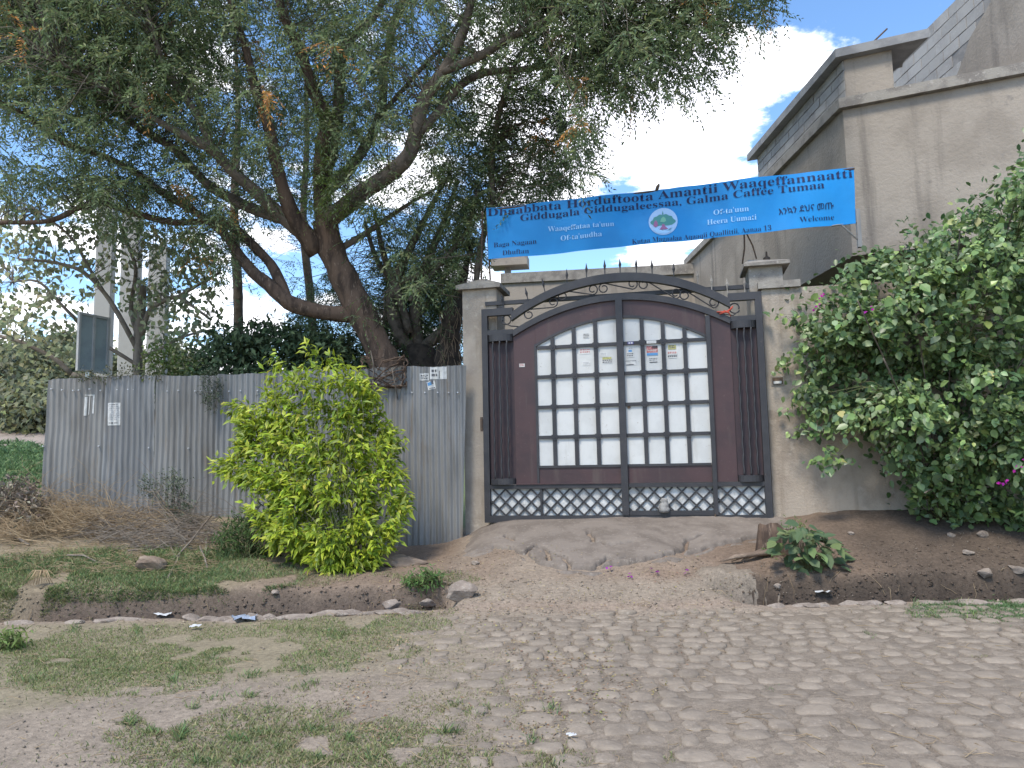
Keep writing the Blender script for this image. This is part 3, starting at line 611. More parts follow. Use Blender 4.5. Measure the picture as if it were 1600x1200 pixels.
wall = thing('street_wall', GP(3.5, .4, -.2), 'plastered street wall right of the gate half hidden by bougainvillea', 'wall')
wt = gs(1240, 449, -.10)[1]
m = MB(GF); m.box(1.64, 8.5, -.30, -.10, .1, 1.80); m.build('lower_wall', M['plaster_wall'], wall)
m = MB(GF); m.box(1.64, 8.5, -.30, -.103, 1.80, wt); m.build('upper_wall', M['plaster'], wall)
m = MB(GF); m.box(1.60, gs(1251, 445, -.06)[0], -.36, -.055, wt + .002, wt + .085); m.build('coping', M['cap'], wall)
q = gs(1215, 595, -.10); m = MB(GF); m.box(q[0] - .075, q[0] + .075, -.10, -.092, q[1] - .055, q[1] + .055); o = m.build('bell_niche', M['cap'], wall)
m = MB(GF); m.box(q[0] - .06, q[0] + .06, -.0915, -.087, q[1] - .042, q[1] + .04); m.build('niche_back', M['iron'], wall); m = MB(GF); m.box(q[0] - .05, q[0] + .04, -.0865, -.075, q[1] - .035, q[1] - .005); m.build('bell_box', M['paper'], wall)

# ------------------------------------------------------------------ banner over the gate
BO = -.12
ban = thing('banner', GP(.5, 4.2, BO), 'long blue vinyl banner with printed lines and a round tree emblem above the gate', 'banner')
def bw(s, z): return BO + .020 * np.sin(s * 3.1 + z * 2) + .012 * np.sin(s * 7.3 - z * 3.5) + .010 * np.sin(z * 8 + s * 1.5) + .003 * np.sin(s * 17 + z * 11)
tl, tr, br, bl = [gs(*p, BO) for p in ((760, 325), (1335, 260), (1338, 348), (763, 405))]
def bilin(u, v):
    a = np.array(bl) + (np.array(br) - np.array(bl)) * u; b = np.array(tl) + (np.array(tr) - np.array(tl)) * u; return a + (b - a) * v
nu, nv = 90, 14; Vb = []; Fb = []
for side, dof in ((0, 0.0), (1, -.004)):
    for j in range(nv):
        for i in range(nu):
            s, z = bilin(i / (nu - 1), j / (nv - 1)); Vb.append(GP(s, z - .012 * math.sin(math.pi * i / (nu - 1)) * 1.0, bw(s, z) + dof))
for side in (0, 1):
    for j in range(nv - 1):
        for i in range(nu - 1):
            a = side * nu * nv + j * nu + i; q = [a, a + 1, a + nu + 1, a + nu]; Fb.append(q if side == 0 else q[::-1])
meshnp('cloth', Vb, Fb, M['banner'], ban, smooth=True)
def serif(t):
    r = ''
    for ch in t:
        if 'A' <= ch <= 'Z': r += chr(0x1D400 + ord(ch) - 65)
        elif 'a' <= ch <= 'z': r += chr(0x1D41A + ord(ch) - 97)
        elif '0' <= ch <= '9': r += chr(0x1D7CE + ord(ch) - 48)
        else: r += ch
    return r
TEXTS = []
def text_line(*args, **kw): TEXTS.append((args, kw))
def text_curve(name, t, p0, p1, cap_px, mt, thin=.0, ser=True, off=.0075):
    cu = bpy.data.curves.new('text', 'FONT'); cu.body = serif(t) if ser else t; cu.offset = -thin; cu.resolution_u = 3
    ob = bpy.data.objects.new('text', cu); COL.objects.link(ob); return ob
def text_mesh(ob, dg, name, t, p0, p1, cap_px, mt, thin=.0, ser=True, off=.0075):
    me = bpy.data.meshes.new_from_object(ob.evaluated_get(dg))
    co = np.zeros(len(me.vertices) * 3); me.vertices.foreach_get('co', co); co = co.reshape(-1, 3)
    a, b = np.array(gs(*p0, BO)), np.array(gs(*p1, BO)); x0, x1 = co[:, 0].min(), co[:, 0].max()
    kx = (b - a) / (x1 - x0); ky = cap_px * 9.0 / FPX / .70; base = wloc(ban); outc = np.zeros_like(co)
    for i, (x, y, _) in enumerate(co):
        s = a[0] + (x - x0) * kx[0]; z = a[1] + (x - x0) * kx[1] + y * ky; u = (s - bl[0]) / (br[0] - bl[0])
        outc[i] = GP(s, z - .012 * math.sin(math.pi * min(max(u, 0), 1)), bw(s, z) + off) - base
    me.vertices.foreach_set('co', outc.ravel()); me.materials.clear(); me.materials.append(M[mt]); me.update()
    o = bpy.data.objects.new(name, me); link(o, ban); return o
text_line('title_text', 'Dhaabbata Horduftoota Amantii Waaqeffannaatti', (762, 338), (1333, 276), 13.5, 'ink', .006)
text_line('title_text', 'Giddugala Giddugaleessaa, Galma Caffee Tumaa', (813, 345), (1288, 294), 11.5, 'ink', .006)
text_line('pale_text', "Waaqeffataa ta'uun", (856, 361), (960, 353), 8.5, 'ink_white', .004)
text_line('pale_text', "Of-ta'uudha", (876, 375), (941, 369), 8.5, 'ink_white', .004)
text_line('pale_text', "Of-ta'uun", (1115, 334), (1170, 329), 8.5, 'ink_white', .004)
text_line('pale_text', 'Heera Uumati', (1105, 349.5), (1182, 342), 8.5, 'ink_white', .004)
text_line('address_text', 'Kutaa Magaalaa Aqaaqii Qaallittii, Aanaa 13', (988, 381), (1205, 358.5), 8.2, 'ink', .012)
text_line('greeting_text', 'Baga Nagaan', (771, 386), (838, 379.5), 8.5, 'ink', .012)
text_line('greeting_text', 'Dhuftan', (785, 398.5), (826, 394.5), 8.5, 'ink', .012)
text_line('greeting_text', 'እንኳን ደህና መጡ', (1217, 335), (1303, 325), 9.5, 'ink', -.008, ser=False)
text_line('greeting_text', 'Welcome', (1249, 347.5), (1304, 342), 8.5, 'ink', .012)
t_obs = [text_curve(*a_, **k_) for a_, k_ in TEXTS]; bpy.context.view_layer.update(); dg_ = bpy.context.evaluated_depsgraph_get()
for ob_, (a_, k_) in zip(t_obs, TEXTS): text_mesh(ob_, dg_, *a_, **k_)
for ob_ in t_obs: bpy.data.objects.remove(ob_)
ec = gs(1036, 345, BO); er = 23 * 8.9 / FPX
def emb(name, pts, mt, off, par):
    c_m = np.mean(pts, 0); P2 = [(c_m[0], c_m[1])]; n = len(pts); V = []; F = []
    for k in (.35, .7, 1.0): P2 += [(c_m[0] + (x - c_m[0]) * k, c_m[1] + (z - c_m[1]) * k) for x, z in pts]
    for x, z in P2:
        s, h = ec[0] + er * x, ec[1] + er * z - .01; V.append(GP(s, h, float(bw(s, h)) + off))
    for i in range(n): j = (i + 1) % n; F += [(0, 1 + i, 1 + j), (1 + i, 1 + n + i, 1 + n + j), (1 + i, 1 + n + j, 1 + j), (1 + n + i, 1 + 2 * n + i, 1 + 2 * n + j), (1 + n + i, 1 + 2 * n + j, 1 + n + j)]
    return meshnp(name, V, F, M[mt], par)
ed_ = emb('emblem', [(math.cos(t) * 1.0, math.sin(t)) for t in np.linspace(0, 2 * math.pi, 32, endpoint=False)], 'emb_white', .006, ban)
emb('emblem_tree', [(math.cos(t) * (.84 + .05 * math.sin(9 * t)), -.12 + .64 * math.sin(t) * (1 + .06 * math.sin(11 * t))) for t in np.linspace(0, math.pi, 22)] + [(-.55, -.38), (-.2, -.3), (.25, -.32), (.6, -.28)], 'emb_green', .009, ed_)
emb('emblem_trunk', [(-.28, -.62), (.34, -.58), (.12, -.36), (.08, -.2), (-.08, -.2), (-.1, -.38)], 'emb_red', .012, ed_)
emb('emblem_fire', [(-.68, -.3), (-.62, -.02), (-.5, .12), (-.4, -.02), (-.36, -.3), (-.52, -.42)], 'emb_red', .012, ed_)
emb('emblem_light', [(-.2, -.02), (-.12, .22), (.02, .36), (.16, .24), (.22, .02), (.05, -.08)], 'emb_lime', .012, ed_)
emb('emblem_stem', [(-.05, .50), (.0, .80), (.05, .50)], 'emb_green', .012, ed_)
emb('emblem_base', [(-.7, -.58), (-.4, -.45), (-.1, -.7), (.3, -.66), (.62, -.48), (.5, -.78), (.1, -.93), (-.4, -.86)], 'ink_white', .0105, ed_)
# banner supports
m = MB(GF)
for px, y0_ in ((752, 435), (766, 434)):
    a = gs(px, y0_, BO - .18); b = gs(px - 6 if px > 760 else px + 2, 330, BO - .03); m.tube([(a[0], BO - .18, a[1] - .03), (b[0], BO - .03, b[1])], .014, 6)
a, b = gs(762, 327, BO), gs(1336, 262, BO); m.tube([(a[0], BO - .03, a[1]), (b[0], BO - .03, b[1])], .012, 6)
m.build('support_pole', M['iron'], ban)
m = MB(GF)
a, b = gs(1341, 325, BO), gs(1343, 385, BO); m.box(a[0] - .022, a[0] + .022, BO - .08, BO - .02, b[1], a[1])
a, b = gs(1316, 351, BO), gs(1341, 372, BO); m.tube([(a[0], BO - .03, a[1]), (b[0], BO - .05, b[1])], .011, 6)
a, b = gs(1300, 352, BO), gs(1341, 345, BO); m.tube([(a[0], BO - .03, a[1]), (b[0], BO - .05, b[1])], .013, 6)
m.build('bracket', M['zinc'], ban)
m = MB(GF)
for p0, p1 in (((1163, 362), (1160, 412)), ((1166, 362), (1182, 404))):
    a, b = gs(*p0, BO), gs(*p1, BO - .25); m.tube([(a[0], BO - .03, a[1]), ((a[0] + b[0]) / 2 + .015, BO - .14, (a[1] + b[1]) / 2), (b[0], BO - .25, b[1])], .010, 6)
m.build('tie_rod', M['iron'], ban)
m = MB(GF); a = gs(1028, 293, BO); m.tube([(a[0] - .02, BO - .02, a[1] - .03), (a[0], BO - .02, a[1] + .02), (a[0] + .015, BO - .02, a[1] + .05)], [.02, .025, .012], 6); m.build('pole_knob', M['iron'], ban, smooth=True)

# ------------------------------------------------------------------ buildings
C0 = at(1317, 172, 10.2); ZL = C0[2]                          # near corner of the right-hand building and its ledge height
d = ray(772, 705); DS = np.array([d[0], d[1], 0]); DS /= np.linalg.norm(DS)          # side wall runs away from the street
DF = np.array([math.cos(R(23.8)), -math.sin(R(23.8)), 0])
base0 = np.array([C0[0], C0[1], 0]); ZU = at(1330, 397, 10.1)[2]
NS = np.array([-DS[1], DS[0], 0]);  NS = NS if NS[0] < 0 else -NS                     # faces left
NF = np.array([-DF[1], DF[0], 0]);  NF = NF if NF[1] < 0 else -NF                     # faces the street
bld = thing('plastered_building', base0 + np.array([2.5, 1.5, .6]), 'grey plastered building with an overhanging upper storey and bare block walls on its roof', 'building')
def quadprism(name, pts, z0, z1, mt, par):
    m = MB(); n = len(pts); m.add([(p[0], p[1], z0) for p in pts] + [(p[0], p[1], z1) for p in pts], [tuple(range(n)), tuple(range(2 * n - 1, n - 1, -1))] + [(i, (i + 1) % n, (i + 1) % n + n, i + n) for i in range(n)]); return m.build(name, M[mt], par)
LEN_S, LEN_F = 8.6, 6.5
c_ = [base0, base0 + DF * LEN_F, base0 + DF * LEN_F + DS * LEN_S, base0 + DS * LEN_S]
quadprism('upper_storey', c_, ZU, ZL, 'grey_plaster', bld)
o_ = .10
cl = [base0 - DF * .09 - DS * .10, base0 + DF * LEN_F - DS * .10, base0 + DF * LEN_F + DS * LEN_S, base0 + DS * LEN_S - DF * .09]
quadprism('ledge', cl, ZL + .003, ZL + .15, 'cap', bld)
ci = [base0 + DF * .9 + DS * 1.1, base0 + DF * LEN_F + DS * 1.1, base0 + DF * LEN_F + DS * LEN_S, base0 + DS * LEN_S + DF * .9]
quadprism('ground_storey', ci, .2, ZU - .002, 'recess_shade', bld)
def block_wall(par, p0, direction, length, z0, rows_, outn, bl=.40, bh=.205, plaster_from=None, skip=None):
    """back-up wall of mortar with single blocks proud of it; direction runs along the wall from p0"""
    fr = (np.array(p0, float), direction, outn, UPV); m = MB(fr); m.box(0, length, -.18, 0, z0, z0 + rows_ * bh); o = m.build('block_wall', M['mortar'], par)
    unit = None
    for r in range(rows_):
        x = -(bl / 2 if r % 2 else 0)
        while x < length - .02:
            a, b = max(x, 0) + .008, min(x + bl, length) - .008
            if b - a > .06 and not (skip and skip((a + b) / 2, r)):
                jt = random.uniform(.006, .014); mm = MB(fr); mm.box(a, b, -.02, jt, z0 + r * bh + .008, z0 + (r + 1) * bh - .008); mm.build('concrete_block', M['block'], o)
            x += bl
    return o
# low block storey at the corner with its roof slab
hb = base0 + DS * .02 + DF * .06
e_far = at(1178, 240, 13.7); hl = float(np.dot(np.array([e_far[0], e_far[1], 0]) - hb, DS))
block_wall(bld, hb, DS, hl, ZL + .153, 4, NS, bh=.15)
zt = ZL + .153 + 4 * .15
m = MB((hb, DF, NF, UPV)); m.box(.004, .62, -.16, .0, ZL + .153, zt); m.build('end_wall', M['grey_plaster'], bld)
rs = [hb - DF * .16 - DS * .14, hb + DF * 1.02 - DS * .14, hb + DF * 1.02 + DS * (hl + .1), hb + DS * (hl + .1) - DF * .16]
quadprism('roof_slab', rs, zt + .003, zt + .13, 'slab', bld)
q = at(1393, 78, 10.3); m = MB((q, DF, NF, UPV)); m.box(-.18, .17, -.5, 0, -.06, .03); m.build('roof_plank', M['block'], bld)
a, b = at(1345, 84, 10.6), at(1386, 45, 10.6); m = MB(); m.tube([a - (b - a) * .1, b], .014, 6); m.build('rebar', M['iron'], bld)
# taller block wall farther right on the roof
XW = 7.0; u0 = (1352 - 772) / FPX; far_p = np.array([XW, XW / u0, 0.]); uw = np.array([0.012, -1, 0.]); 
dirw = -DS; Ltall = 4.6
ztall = at(1510, 0, XW / ((1510 - 772) / FPX))[2]; nrow = int((ztall - ZL - .16) / .2)
block_wall(bld, far_p, dirw, Ltall, ztall - nrow * .2, nrow, NS, bh=.2, skip=lambda x, r: x > 1.95 + .28 * r + .12 * math.sin(r * 2.7))
m = MB((far_p, dirw, NS, UPV)); lo = [(1.95 + .28 * r, ztall - nrow * .2 + .2 * r) for r in range(nrow + 1)]
poly = lo + [(Ltall, ztall), (Ltall, ztall - nrow * .2)]; m.prism([(x + .1 * math.sin(z * 9), z) for x, z in lo] + [(Ltall, ztall), (Ltall, ztall - nrow * .2)], .001, .02); m.build('render_coat', M['grey_plaster'], bld)

rm = [np.array([XW + .21, 9.62, 0]), np.array([XW + 4.4, 9.62 - 1.6, 0]), np.array([XW + 4.4, 13.8, 0]), np.array([XW + .21, 13.8, 0])]
quadprism('roof_room', rm, ZL + .152, ztall - .004, 'grey_plaster', bld)
bk = thing('flat_roofed_building', at(925, 600, 18.7), 'long low plastered building with a flat roof seen above the gate', 'building')
A, B = at(786, 428, 18.9), at(1072, 413, 18.3); zt2 = (A[2] + B[2]) / 2; L2 = float(np.linalg.norm((B - A)[:2])); e2 = np.array([(B - A)[0], (B - A)[1], 0]) / L2; n2 = np.array([e2[1], -e2[0], 0])
F2 = (np.array([A[0], A[1], 0]), e2, n2, UPV)
m = MB(F2); m.box(0, L2 + .5, -3.5, 0, .2, zt2 - .26); m.build('wall', M['grey_plaster'], bk)
m = MB(F2); m.box(-.06, L2 + .5, -3.5, .06, zt2 - .258, zt2); m.build('parapet', M['cap'], bk)
a = at(793, 424, 19.4); m = MB((np.array([a[0], a[1], 0]), e2, n2, UPV)); m.box(-.08, .08, -.15, .0, zt2 - .1, a[2] + .12); m.build('roof_column', M['cap'], bk)
m = MB((np.array([a[0], a[1], 0]), e2, n2, UPV)); m.box(-.42, .55, -.4, .2, a[2] + .122, a[2] + .40); m.build('roof_beam', M['grey_plaster'], bk)

# three bare concrete columns far left
for px, wpx, top, lab in ((160, 24, 300, 'leftmost bare concrete column behind the signboard and broad leaved tree'), (201, 26, 330, 'middle one of three bare concrete columns behind the leaves'), (245, 27, 385, 'rightmost bare concrete column behind the broad leaved tree')):
    Yd = 15.5; p = at(px, 560, Yd); z1 = at(px, top, Yd)[2]; hw = wpx * Yd / FPX / 2
    m = MB((np.array([p[0], p[1], 0]), np.array([.97, .24, 0]), np.array([.24, -.97, 0]), UPV)); m.box(-hw, hw, -hw, hw, .4, z1); o = m.build('concrete_column', M['col'], bevel=.015); tag(o, lab, 'column', 'bare concrete columns')
    m = MB((np.array([p[0], p[1], 0]), np.array([.97, .24, 0]), np.array([.24, -.97, 0]), UPV))
    for sx in (-.6, .6):
        for sy in (-.6, .6): m.tube([(sx * hw, sy * hw, z1), (sx * hw * 1.1, sy * hw, z1 + .5)], .01, 5)
    m.build('rebar', M['iron'], o)
a = at(-260, -60, 15.4); b = at(150, 310, 15.4); m = MB(); m.tube([a, (a * .6 + b * .4) + np.array([0, 0, -.15]), (a * .3 + b * .7) + np.array([0, 0, -.12]), b], .012, 5); tag(m.build('overhead_cable', M['cable']), 'thin black cable sagging down to the leftmost column', 'cable')

# ------------------------------------------------------------------ corrugated iron fence
TF = R(4); FE = np.array([math.cos(TF), -math.sin(TF), 0]); FN = np.array([-math.sin(TF), -math.cos(TF), 0]); FO = np.array([-.65, 9.40, 0])
def fs(px, py, off=0.0):
    p = onplane(px, py, FO + FN * off, FN) - FO; return float(p @ FE), float(p[2])
def FP(s, z, off): return FO + FE * s + FN * off + UPV * z
def corr(s, z, seed): return .0135 * np.cos(2 * math.pi * s / .076) + .034 * vn(s, z, 1.7, 60 + seed) + .016 * vn(s, z, 5, 70 + seed)
fence = thing('corrugated_fence', FP(-2.6, .4, 0), 'weathered grey corrugated iron fence left of the gate', 'fence')
seams = [(76, 594, 64, 0), (167, 587, 157, 0), (242, 587, 238, .012), (341, 585, 335, 0), (468, 579, 466, .012), (588, 575, 590, 0)]
sheets = [(seams[i], seams[i + 1], .006 * (i % 2) * 2) for i in range(5)] + [((582, 575, 586, 0), (634, 573, 640, 0), .012), ((620, 572, 625, 0), (727, 571, 723, 0), .034)]
for k, (a, b, off) in enumerate(sheets):
    s0t, z0t = fs(a[0], a[1]); s1t, z1t = fs(b[0], b[1]); s0b = fs(a[2], 820)[0]; s1b = fs(b[2], 820)[0]
    nu = max(10, int((s1t - s0t) / .076 * 8)); nv = 16; Vs = []
    bot = FO[None] + FE[None] * np.linspace(s0b, s1b, nu + 1)[:, None] + FN * off; gcol = gz(bot[:, 0], bot[:, 1]) - .06
    for j in range(nv):
        v = j / (nv - 1)
        for i in range(nu + 1):
            u = i / nu; st = s0t + (s1t - s0t) * u + (.02 if i == nu else 0); sb = s0b + (s1b - s0b) * u
            top = z0t + (z1t - z0t) * u + .035 * float(vn(st, 3 * k, 3, 80)) + .014 * float(vn(st, 3 * k, 14, 81)); g = float(gcol[i])
            z = g + (top - g) * v; s = sb + (st - sb) * v
            Vs.append(FP(s, z, off + .012 * (k % 2) * (k < 6) + float(corr(s, z, k)) + (.05 * (1 - v) * max(0, .25 - u) if k == 0 else 0)))
    idx = np.arange(nv * (nu + 1)).reshape(nv, nu + 1)
    Fs = np.stack([idx[:-1, :-1].ravel(), idx[:-1, 1:].ravel(), idx[1:, 1:].ravel(), idx[1:, :-1].ravel()], 1)
    meshnp('corrugated_sheet', Vs, Fs, M[['zinc_brown', 'zinc_blue', 'zinc_brown', 'zinc', 'zinc_blue', 'zinc_brown', 'zinc'][k]], fence, smooth=True)
m = MB((FO, FE, FN, UPV))
for z in (.85, 1.95): m.box(-4.95, .0, -.10, -.035, z, z + .08)
m.build('rail', M['wood'], fence)
for s in (-4.9, -3.6, -2.0, -.7):
    m = MB((FO, FE, FN, UPV)); m.tube([(s, -.16, 0), (s, -.16, 2.02)], .05, 8); m.build('post', M['wood'], fence)
m = MB()
for py, x0, x1 in ((609, 85, 600), (698, 74, 340)):
    x = x0
    while x < x1:
        s, z = fs(x, py + (x - x0) * .006); s = round(s / .076) * .076; p = FP(s, z + random.uniform(-.012, .012), .034 + random.uniform(0, .01)); m.tube([p - FN * .02, p + FN * .002, p + FN * .006], [.010, .010, .004], 6)
        x += random.choice([13, 14, 26, 17]) if py < 650 else random.choice([40, 80, 60])
for x in (645, 665, 685, 702, 716): s, z = fs(x, 614); p = FP(s, z, .06); m.tube([p - FN * .02, p + FN * .003, p + FN * .007], [.010, .010, .004], 6)
o = m.build('nail', M['litter_white'], fence); o['kind'] = 'stuff'
def fposter(px, py, wpx, hpx, label, prints, base='paper', off=.0, k=1, rot=0, holes=None, name='notice'):
    s, z = fs(px, py, off); sc = 9.5 / FPX; hw, hh = wpx * sc / 2, hpx * sc / 2
    def sheet(nm, x0, x1, y0, y1, mt, e, par=None):
        nu, nv = max(2, int((x1 - x0) * 14)), max(2, int((y1 - y0) * 6)); Vp = []
        for j in range(nv + 1):
            for i in range(nu + 1):
                a = -hw + 2 * hw * (x0 + (x1 - x0) * i / nu); b = hh - 2 * hh * (y0 + (y1 - y0) * j / nv)
                ss_ = s + a * math.cos(rot) - b * math.sin(rot); zz_ = z + a * math.sin(rot) + b * math.cos(rot); Vp.append(FP(ss_, zz_, off + float(corr(ss_, zz_, k)) + e))
        idx = np.arange((nv + 1) * (nu + 1)).reshape(nv + 1, nu + 1); Fp = np.stack([idx[:-1, :-1].ravel(), idx[1:, :-1].ravel(), idx[1:, 1:].ravel(), idx[:-1, 1:].ravel()], 1)
        return meshnp(nm, Vp, Fp, M[mt], par)
    if holes:
        o = thing(name, FP(s, z - hh, off + .01), label, 'notice', 'paper notices stuck on the fence')
        for q in holes: sheet('paper_strip', *q, base, .0045, o)
    else:
        o = sheet(name, 0, 1, 0, 1, base, .0045); tag(o, label, 'notice', 'paper notices stuck on the fence')
    for (x0, x1, y0, y1, mt) in prints: sheet('print', x0, x1, y0, y1, mt, .0058, o)
fposter(139, 633, 15, 34, 'torn white paper strips left of the small printed sheet on the fence', [], holes=[(0, .22, .1, 1), (.42, .62, .0, .95), (.85, 1, .02, .9), (.55, 1, 0, .06), (0, .4, .0, .04)], k=0, off=.004)
fposter(178, 647, 21, 36, 'small white printed sheet pasted across two corrugations near the left end', rows(9, 'print_grey', .1, .92, .06, .8, 21) + rows(1, 'print_black', .1, .9, .86, .97, 22) + rows(1, 'print_black', .15, .85, .05, .11, 23), k=1, off=.026)
fposter(663, 589, 14, 11, 'smaller torn white paper at the top of the right end sheet', rows(3, 'print_black', .1, .9, .2, .9, 24), k=6, off=.034)
fposter(685, 583, 26, 19, 'larger torn white paper at the top right of the fence', rows(2, 'print_black', .1, .45, .2, .9, 25) + [(.52, .60, .3, .95, 'zinc')], k=6, off=.034)
fposter(674, 602, 13, 13, 'blue and white scrap below the two torn papers', [(.1, .6, .1, .5, 'print_blue'), (.5, .8, .0, .4, 'print_black')] + rows(1, 'print_black', .2, .9, .8, 1, 26), k=6, off=.034, rot=.2)

# signboard seen from behind above the fence
sg = thing('signboard', at(148, 640, 10.7), 'grey metal signboard with a steel frame standing above the left end of the fence', 'signboard')
a, b = at(123, 487, 10.4), at(171, 500, 10.9); ex = np.array([(b - a)[0], (b - a)[1], 0]); W_ = float(np.linalg.norm(ex)); ex /= W_; en = np.array([ex[1], -ex[0], 0]); z1_ = a[2]; z0_ = at(124, 579, 10.4)[2]
fr = (np.array([a[0], a[1], 0]), ex, en, UPV)
m = MB(fr)
for x0 in (0, W_ - .035, W_ * .5 - .02): m.box(x0, x0 + .035, -.02, .02, z0_, z1_)
m.box(.036, W_ * .5 - .021, -.018, .018, z1_ - .035, z1_); m.box(W_ * .5 + .016, W_ - .036, -.018, .018, z1_ - .035, z1_); m.box(.036, W_ * .5 - .021, -.018, .018, z0_, z0_ + .035); m.box(W_ * .5 + .016, W_ - .036, -.018, .018, z0_, z0_ + .035)
m.build('frame', M['col'], sg)
m = MB(fr); m.box(.036, W_ * .5 - .021, -.012, -.004, z0_ + .036, z1_ - .036); m.build('panel', M['signback'], sg)
m = MB(fr); m.box(W_ * .5 + .016, W_ - .036, -.012, -.004, z0_ + .036, z1_ - .036); m.build('panel', M['signback'], sg)
m = MB(fr); m.box(W_ * .5 - .03, W_ * .5 + .05, -.10, -.022, .4, z0_ + .32); m.build('post', M['signback'], sg)

# ------------------------------------------------------------------ vegetation helpers
T_BROAD = (np.array([[0, 0, 0], [.42, -.5, .07], [.42, .5, .07], [.46, 0, -.02], [1, 0, -.14]]), np.array([[0, 3, 1], [0, 2, 3], [1, 3, 4], [3, 2, 4]]))
T_ROUND = (np.array([[0, 0, 0], [.22, -.40, .03], [.58, -.45, .0], [1, 0, -.16], [.58, .45, .0], [.22, .40, .03], [.42, 0, -.05]]), np.array([[6, 0, 1], [6, 1, 2], [6, 2, 3], [6, 3, 4], [6, 4, 5], [6, 5, 0]]))
T_SLIM = (np.array([[0, 0, 0], [.45, -.5, .03], [1, 0, -.08], [.45, .5, .03]]), np.array([[0, 1, 2, 3]]))
def frames(d, n):
    x = d / (np.linalg.norm(d, axis=1)[:, None] + 1e-9); z = n - (n * x).sum(1)[:, None] * x; z /= np.linalg.norm(z, axis=1)[:, None] + 1e-9
    return x, np.cross(z, x), z
def leafmesh(name, pos, d, n, L, W, tint, mat, tmpl, parent=None, edge=None, kind='stuff'):
    x, y, z = frames(d, n); T, F = tmpl; K = len(T)
    V = pos[:, None, :] + x[:, None, :] * (T[None, :, 0, None] * L[:, None, None]) + y[:, None, :] * (T[None, :, 1, None] * W[:, None, None]) + z[:, None, :] * (T[None, :, 2, None] * L[:, None, None])
    Fa = (F[None] + (np.arange(len(pos)) * K)[:, None, None]).reshape(-1, F.shape[1])
    tv = np.repeat(tint[:, None, :], K, 1)
    if edge is not None: tv[:, [1, 2, 4]] = edge[:, None, :]
    return meshnp(name, V.reshape(-1, 3), Fa, mat, parent, tint=tv.reshape(-1, 3), kind=kind)
def plant_leaves(parent, pos, d, n, L, W, tint, mat, tmpl=T_BROAD, edge=None, K=300, name='leaf', stuff='foliage', smoothvar=8):
    """the K leaves nearest the street as leaf parts (meshes shared), the rest as one stuff part"""
    o_ = np.argsort(pos[:, 1] - .35 * (L / L.mean())); near, rest = o_[:K], o_[K:]
    T, F = tmpl; var = []
    for q in range(smoothvar):
        i = near[int(q * (len(near) - 1) / max(1, smoothvar - 1))] if len(near) > 1 else near[0]
        me = bpy.data.meshes.new(name); me.from_pydata([tuple(v) for v in T], [], [tuple(int(a) for a in f) for f in F]); me.update()
        a = me.color_attributes.new('tint', 'FLOAT_COLOR', 'POINT'); c = np.ones((len(T), 4), dtype=np.float32); c[:, :3] = tint[i]
        if edge is not None: c[[1, 2, 4], :3] = edge[i]
        a.data.foreach_set('color', c.ravel()); me.materials.append(mat); var.append((me, tint[i]))
    x, y, z = frames(d, n); off = wloc(parent); VT = np.array([v[1] for v in var])
    for i in near:
        q = int(np.argmin(((VT - tint[i]) ** 2).sum(1) + rng.random(len(var)) * 2e-4)); o = bpy.data.objects.new(name, var[q][0]); link(o, parent)
        A = np.eye(4); A[:3, 0] = x[i] * L[i]; A[:3, 1] = y[i] * W[i]; A[:3, 2] = z[i] * L[i]; A[:3, 3] = pos[i] - off; o.matrix_local = Matrix(A.tolist())
    if len(rest): leafmesh(stuff, pos[rest], d[rest], n[rest], L[rest], W[rest], tint[rest], mat, tmpl, parent, edge[rest] if edge is not None else None)
def inpoly(x, y, P):
    P = np.asarray(P, float); r = np.zeros(len(x), bool); j = len(P) - 1
    for i in range(len(P)):
        c = ((P[i, 1] > y) != (P[j, 1] > y)) & (x < (P[j, 0] - P[i, 0]) * (y - P[i, 1]) / (P[j, 1] - P[i, 1] + 1e-12) + P[i, 0]); r ^= c; j = i
    return r
def sample_poly(P, n):
    P = np.asarray(P, float); lo, hi = P.min(0), P.max(0); ox = np.empty(0); oy = np.empty(0)
    while len(ox) < n:
        x = rng.uniform(lo[0], hi[0], n * 2); y = rng.uniform(lo[1], hi[1], n * 2); k = inpoly(x, y, P); ox = np.r_[ox, x[k]]; oy = np.r_[oy, y[k]]
    return ox[:n], oy[:n]
def rays(px, py): return FW[None] + RT[None] * ((px - 800) / FPX)[:, None] - UP[None] * ((py - 600) / FPX)[:, None]
def atv(px, py, Y):
    d = rays(px, py); return CAM[None] + d * (Y / d[:, 1])[:, None]
def hitv(px, py):
    d = rays(np.asarray(px, float), np.asarray(py, float)); t = np.where(d[:, 2] < -.03, .45 / np.maximum(-d[:, 2], .03), 2.2); done = np.zeros(len(d), bool); tl_ = t.copy()
    act = np.arange(len(d))
    for _ in range(420):
        p = CAM + d[act] * t[act][:, None]; below = p[:, 2] < gz(p[:, 0], p[:, 1]); act = act[~below]
        if not len(act): break
        tl_[act] = t[act]; t[act] += .06
    lo, hi = tl_, t
    for _ in range(7):
        mid = (lo + hi) / 2; p = CAM + d * mid[:, None]; b = p[:, 2] < gz(p[:, 0], p[:, 1]); hi = np.where(b, mid, hi); lo = np.where(b, lo, mid)
    return CAM + d * hi[:, None]
def rnd_dir(n): v = rng.normal(size=(n, 3)); return v / np.linalg.norm(v, axis=1)[:, None]
def tints(n, cols, jit=.18, w=None):
    cols = np.asarray(cols, float); k = rng.choice(len(cols), n, p=w); return np.clip(cols[k] * (1 + rng.normal(0, jit, n))[:, None] * (1 + rng.normal(0, .05, (n, 3))), .004, .9)

